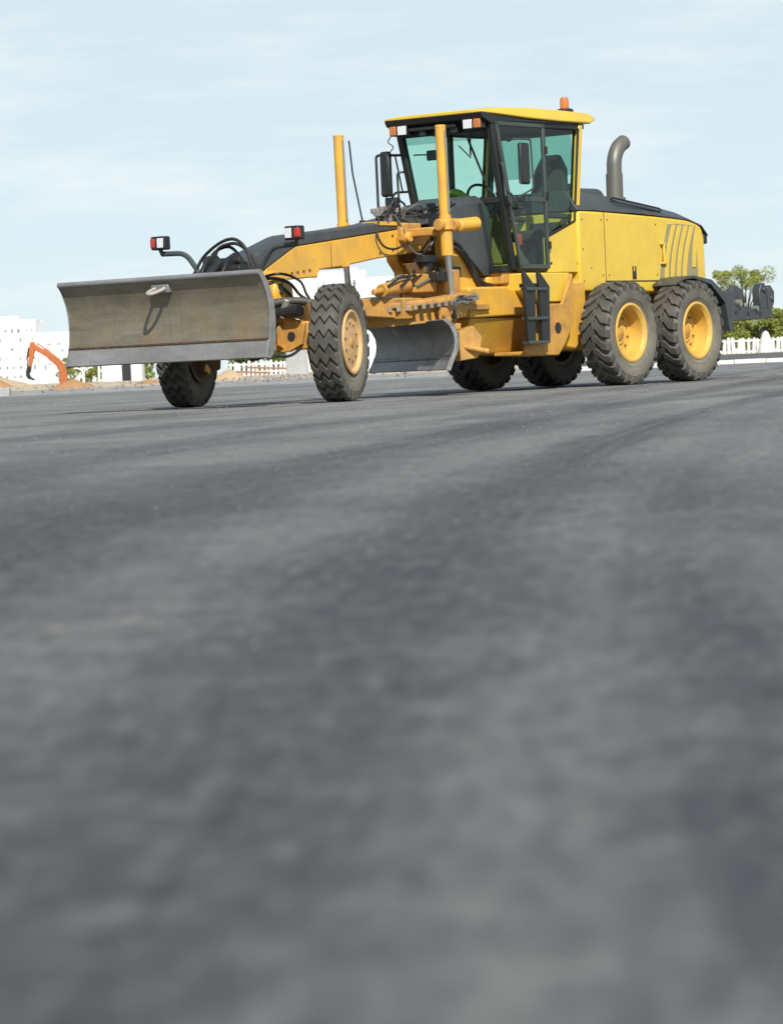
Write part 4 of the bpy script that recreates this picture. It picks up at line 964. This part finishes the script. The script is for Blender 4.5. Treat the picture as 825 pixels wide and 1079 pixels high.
heap('sand_heap', 48, 106, 397, 107, M['sand'], 'orange sand heap in front of the orange digger arm')
heap('sand_heap', 132, 182, 398, 109, M['sand'], 'orange sand heap half hidden by the far front tyre')
heap('sand_heap', 216, 268, 386, 109, M['palesand'], 'pale pinkish sand heap between the two front tyres')
heap('soil_mound', -70, 46, 391, 128, M['palesand'], 'long low pale soil mound behind the grey kerb at far left')
heap('soil_mound', 60, 190, 400, 135, M['palesand'], 'flat pale soil mound behind the orange sand under the blade')
rb_ = MB(); rr_ = random.Random(9)
for i in range(700):
    y = rr_.uniform(100.5, 111); x = rr_.uniform(-13.5, 4.2); r_ = .012 + .045 * rr_.random() ** 3
    if rr_.random() < .25: x = rr_.uniform(-5.6, -2.4); y = rr_.uniform(102, 110)
    z = .10 + .17 * min(1, (y - 100.5) / 8)
    rb_.box((x, y, z), (r_ * rr_.uniform(1, 2.2), r_ * 1.4, r_ * rr_.uniform(.7, 1.3)), Matrix.Rotation(rr_.uniform(0, 3), 3, (rr_.gauss(0, 1), rr_.gauss(0, 1), 1)))
tag(rb_.build('rubble', M['gravel'], smooth=0), 'broken pale stones strewn along the gravel verge behind the front tyres', 'rubble', kind='stuff')
heap('soil_mound', 246, 318, 394, 116, M['palesand'], 'low pale soil mound with planks behind the near front tyre')
heap('soil_mound', -30, 22, 396, 112, M['sand'], 'brown soil mound right behind the grey kerb at the left edge')
# timber planks
for i, (u0, u1, v0, v1, lab) in enumerate(((258, 303, 386, 389, 'long red brown plank lying on the sand behind the front blade'), (240, 285, 393, 391, 'short dark plank lying on pale sand near the gravel'))):
    y = 118 - 4 * i; a = px(u0, v0, y); b_ = px(u1, v1, y)
    MB().box((0, 0, 0), (abs(b_[0] - a[0]), .4, .07), Matrix.Rotation(R(4), 3, 'Y')).build('plank', M['timber'], None, bevel=.01, loc=((a[0] + b_[0]) / 2, y, max(.36, (a[1] + b_[1]) / 2)))
    tag([o for o in col.objects if o.name.startswith('plank')][-1], lab, 'plank')
# pale block behind the front axle
x0, zt = px(301, 366, 113); x1, _ = px(323, 366, 113)
tag(MB().prism([(-.40, 0), (.40, 0), (.37, 1.35), (-.34, 1.35)], -.35, .35).build('concrete_block', M['concrete'], None, bevel=.03, loc=((x0 + x1) / 2, 113, .15)), 'tall pale concrete block standing behind the front axle', 'concrete block')
# picket fences
def picket_fence(u0, u1, y, z0, h, label, lean=0.18):
    xa, xb = px(u0, 370, y)[0], px(u1, 370, y)[0]; n = int((xb - xa) / .19)
    e_ = empty('picket_fence', (xa, y, z0)); tag(e_, label, 'fence')
    rl = MB()
    for z in (.15, h - .15): rl.box(((xb - xa) / 2, .04, z), (xb - xa, .04, .07))
    rl.build('rail', M['paleconcrete'], e_)
    first = None
    for i in range(n):
        if first is None:
            p = MB().prism([(-.055, 0), (.055, 0), (.055, h - .05), (0, h), (-.055, h - .05)], -.02, .02).build('picket', M['paleconcrete'], e_)
            first = p
        else:
            p = first.copy(); col.objects.link(p); p.parent = e_
        p.location = (i * .19 + .08, 0, 0); p.rotation_euler = (rnd.uniform(-.06, .06), rnd.uniform(-.10, .10), rnd.uniform(-.2, .2)); p.scale = (rnd.uniform(.8, 1.25), 1, rnd.uniform(.9, 1.05))
picket_fence(745, 850, 122, .22, .72, 'low white picket fence below the green hedge at right')
picket_fence(240, 330, 132, .30, .62, 'low white picket fence seen beneath the front blade by the pale block')
x0, _ = px(807, 370, 118)
tag(MB().lathe([(.34, 0), (.33, .12), (.22, .55), (.10, .86), (.001, .92)], 12, 'Z').build('concrete_cone', M['paleconcrete'], None, loc=(x0, 118, .2)), 'pale pointed concrete cone standing in front of the white fence', 'concrete cone')
# vegetation
def leaf_cloud(b, c, rad, n, size, r_):
    for i in range(n):
        while True:
            p = Vector((r_.uniform(-1, 1), r_.uniform(-1, 1), r_.uniform(-1, 1)))
            if .25 < p.length < 1: break
        p = Vector((p.x * rad[0], p.y * rad[1], p.z * rad[2])) + Vector(c)
        u = Vector((r_.gauss(0, 1), r_.gauss(0, 1), r_.gauss(0, 1))).normalized(); w_ = u.orthogonal().normalized() * size * r_.uniform(.6, 1.2); u = u * size * r_.uniform(.8, 1.5)
        b.add([p - u, p + w_ * .6, p + u, p - w_ * .6], [(0, 1, 2, 3)])
def bush(name, x, y, z0, wd, h, n, size, m_, label, cat, group=None, seed=1, trunk_h=0.0):
    r_ = random.Random(seed); e_ = empty(name, (x, y, z0)); tag(e_, label, cat, group)
    tk = MB()
    base = Vector((0, 0, 0)); top = Vector((r_.uniform(-.1, .1) * wd, 0, max(trunk_h, h * .45)))
    tk.tube([base, (base + top) / 2 + Vector((.03 * wd, 0, 0)), top], .016 * h + .01, 8, .008 * h)
    cr_ = MB(); k = 34
    for i in range(k):
        t = r_.random(); ang = r_.uniform(0, 6.28); zz = trunk_h * .8 + (h - trunk_h * .8) * (.15 + .78 * t)
        rad = wd * .5 * (1 - .45 * max(0, t - .35)) * r_.uniform(.15, 1.0)
        c = Vector((math.cos(ang) * rad, math.sin(ang) * rad * .8, zz))
        s_ = wd * r_.uniform(.06, .17)
        tk.tube([top * r_.uniform(.5, 1), (top + c) / 2 + Vector((0, 0, .05 * h)), c], .006 * h, 6, .002 * h)
        leaf_cloud(cr_, c, (s_, s_, s_ * r_.uniform(.7, 1.0)), n // k, size, r_)
    tk.build('trunk', M['bark'], e_); cr_.build('crown', m_, e_, smooth=0)
    return e_
x, _ = px(783, 320, 150); bush('tree', x, 150, .25, 3.5, 4.3, 9000, .05, M['leaf'], 'young bushy yellow green tree rising behind the machine rear', 'tree', seed=5, trunk_h=1.0)
labs = ['rounded green bush at the right photo edge behind the picket fence', 'low green bush right of the young tree behind the fence', 'green bush beneath the young tree behind the picket fence', 'green bush just right of the rearmost tyre']
for i, (u, hh) in enumerate(((834, 2.3), (809, 2.1), (785, 1.95), (763, 2.0))):
    x, _ = px(u, 350, 146); bush('bush', x, 145 + i * .5, .25, 2.5, hh, 5200, .055, M['leaf'], labs[i], 'bush', 'bushes behind the white fence', seed=20 + i)
labs = ['green bush beside the orange digger boom', 'green bush right of the white forked post below the blade', 'thin green bush right of the black doorway', 'dark green bush behind the low fence under the blade', 'wide green bush behind the pale concrete block']
for i, (u, hh, wd, yy) in enumerate(((74, 1.9, 2.2, 222), (96, 1.6, 2.2, 226), (155, 1.7, 1.1, 215), (262, 1.3, 2.0, 160), (292, 1.35, 2.4, 160))):
    x, _ = px(u, 390, yy); bush('bush', x, yy, .2, wd, hh, 2400, .07, M['leaf' if i < 3 else 'darkleaf'], labs[i], 'bush', 'bushes beyond the soil', seed=40 + i)
# white forked post near the excavation
x, zt = px(88, 387, 194); e_ = empty('forked_post', (x, 194, .2)); tag(e_, 'white forked post beside a green bush below the front blade', 'post')
MB().cyl((0, 0, 0), (0, 0, zt - .52), .075, 10).build('post', M['render'], e_)
for s_ in (-1, 1):
    a_ = MB().tube([(0, 0, zt - .52), (s_ * .16, 0, zt - .32), (s_ * .40, 0, zt - .24)], .045, 8).build('arm', M['render'], e_)
    MB().box((s_ * .46, 0, zt - .23), (.2, .1, .06)).build('lamp_head', M['render'], a_)
# site cabin with black doorway
x0, zb = px(108, 400, 190); x1, _ = px(150, 400, 190); wd = x1 - x0
cb = empty('site_cabin', (x0, 190, .2)); tag(cb, 'white site cabin with a black doorway below the front blade', 'site cabin')
MB().box((wd / 2, 1.2, 1.15), (wd, 2.4, 2.3)).build('wall', M['render'], cb, bevel=.03)
MB().box((wd / 2, 1.2, 2.36), (wd + .2, 2.6, .1)).build('roof', M['paleconcrete'], cb)
MB().box((wd * .62, -.02, .95), (.56, .05, 1.9)).build('door', M['black'], cb)
MB().cyl((-.15, -.3, 0), (-.15, -.3, 2.2), .06, 8).build('downpipe', M['render'], cb)
# apartment blocks
def block(u0, u1, vtop, y, depth, label, wall='render', cols=5, rows=6, ww=.9, wh=1.5, parapet=True, seed=1, top='render'):
    r_ = random.Random(seed)
    x0, zt = px((u0 + u1) / 2, vtop, y); xa = px(u0, vtop, y)[0]; xb = px(u1, vtop, y)[0]; W = xb - xa; H = zt - .1
    e_ = empty('apartment_block', ((xa + xb) / 2, y, .1)); tag(e_, label, 'building')
    MB().box((0, depth / 2, H / 2), (W, depth, H)).build('wall', M[wall], e_)
    pr = MB()
    for xx, yy, dx, dy in ((0, .2, W + .3, .4), (0, depth - .2, W + .3, .4), (-W / 2 + .2, depth / 2, .4, depth - .8), (W / 2 - .2, depth / 2, .4, depth - .8)): pr.box((xx, yy, H + .3), (dx, dy, .6))
    pr.build('parapet', M[top], e_)
    MB().box((W * .2, depth * .5, H + .9), (W * .25, depth * .3, 1.8)).build('stair_head', M[wall], e_)
    for i in range(3):
        MB().box((W * r_.uniform(-.42, .42), -.04, H * .48), (W * .05, .14, H * .9)).build('facade_panel', M['greypanel'], e_)
    for j in range(2, rows, 2): MB().box((0, -.05, H * j / rows), (W * .98, .12, .16)).build('cornice', M['greypanel'], e_)
    first = None
    for i in range(cols):
        for j in range(rows):
            if r_.random() < .25: continue
            if first is None:
                o = MB().box((0, -.03, 0), (ww, .12, wh)).build('window', M['windowdark'], e_); first = o
            else:
                o = first.copy(); col.objects.link(o); o.parent = e_
            o.scale = (r_.uniform(.5, 1.3), 1, r_.uniform(.5, 1.2))
            o.location = (-W / 2 + W * (i + .5) / cols + r_.uniform(-.3, .3), 0, 1.6 + (H - 2.2) * (j + .3) / rows)
    return e_
block(-75, 38, 341, 900, 16, 'tall white apartment block at far left behind the soil mound', cols=16, rows=6, ww=.7, wh=1.2, seed=3)
block(36, 130, 351, 904, 16, 'lower white apartment block behind the orange digger arm', cols=14, rows=5, ww=.5, wh=1.5, seed=4)
block(303, 334, 298, 880, 18, 'white apartment block below the boom left of the near front tyre', cols=4, rows=8, ww=.4, wh=.8, seed=5)
block(335, 385, 288, 920, 20, 'pale blue walled block seen between boom and near front tyre', wall='bluewall', cols=5, rows=9, ww=.4, wh=.8, seed=6)
block(386, 445, 293, 990, 20, 'white apartment block behind the blade circle and hydraulic hoses', cols=6, rows=9, ww=.4, wh=.8, seed=7)
block(446, 500, 296, 1050, 20, 'farthest white block glimpsed through the gap under the lift cylinder', cols=6, rows=9, ww=.4, wh=.8, seed=8)

# orange excavator standing in a pit, only its arm shows
EY = 202.0
def ep2(u, v): x, z = px(u, v, EY); return Vector((x, EY, z))
org = ep2(68, 403); exr = empty('excavator', (org.x + 1.0, EY, -2.05)); tag(exr, 'orange excavator in a pit with only its bent arm and bucket rising', 'excavator')
def loc(p): return p - Vector((org.x + 1.0, EY, -2.05))
def plate(pts_, hw, name, m_, parent):
    return MB().prism([(loc(ep2(*p)).x, loc(ep2(*p)).z) for p in pts_], -hw, hw).build(name, m_, parent, bevel=.03)
bmx = plate([(63.5, 404), (72, 403), (71, 392), (68.5, 384), (62, 377), (43, 366), (37, 362), (36, 368), (50, 376.5), (60, 385.5), (63.5, 392)], .18, 'boom', M['orange'], exr)
plate([(31.5, 363.5), (33.5, 360), (37, 360), (38, 368), (34, 386), (30.5, 386)], .15, 'stick', M['orange'], exr)
bk = plate([(30, 386), (33.5, 386), (33, 391), (31.5, 394), (33, 397), (37, 399.5), (37, 401), (30, 399), (28, 395), (28.5, 390)], .40, 'bucket', M['black'], exr)
MB().tube([loc(ep2(40, 361.5)), loc(ep2(48, 367.5))], .05, 8).tube([loc(ep2(48, 367.5)), loc(ep2(61, 378))], .09, 8).build('cylinder', M['orange'], exr)
MB().tube([loc(ep2(31, 366)), loc(ep2(29.6, 376))], .07, 8).tube([loc(ep2(29.6, 376)), loc(ep2(29.4, 386))], .04, 8).build('bucket_cylinder', M['black'], exr)
MB().tube(spline([loc(ep2(64, 389)), loc(ep2(60, 381)), loc(ep2(50, 373)), loc(ep2(41, 365))], 6), .025, 6).build('hose', M['black'], exr)
MB().box((1.0, 0, 1.35), (2.6, 2.2, .9)).build('body', M['orange'], exr, bevel=.12)
MB().box((.35, -.65, 1.55), (1.2, .85, .7)).build('cab', M['black'], exr, bevel=.08)
MB().box((2.2, 0, 1.2), (.6, 2.1, .7)).build('counterweight', M['black'], exr, bevel=.12)
for s in (-1, 1):
    MB().prism([(-1.2, .35), (-.9, .05), (1.9, .05), (2.2, .35), (1.9, .68), (-.9, .68)], s * .75, s * 1.2).build('track', M['black'], exr, bevel=.08)
bpy.context.view_layer.update()
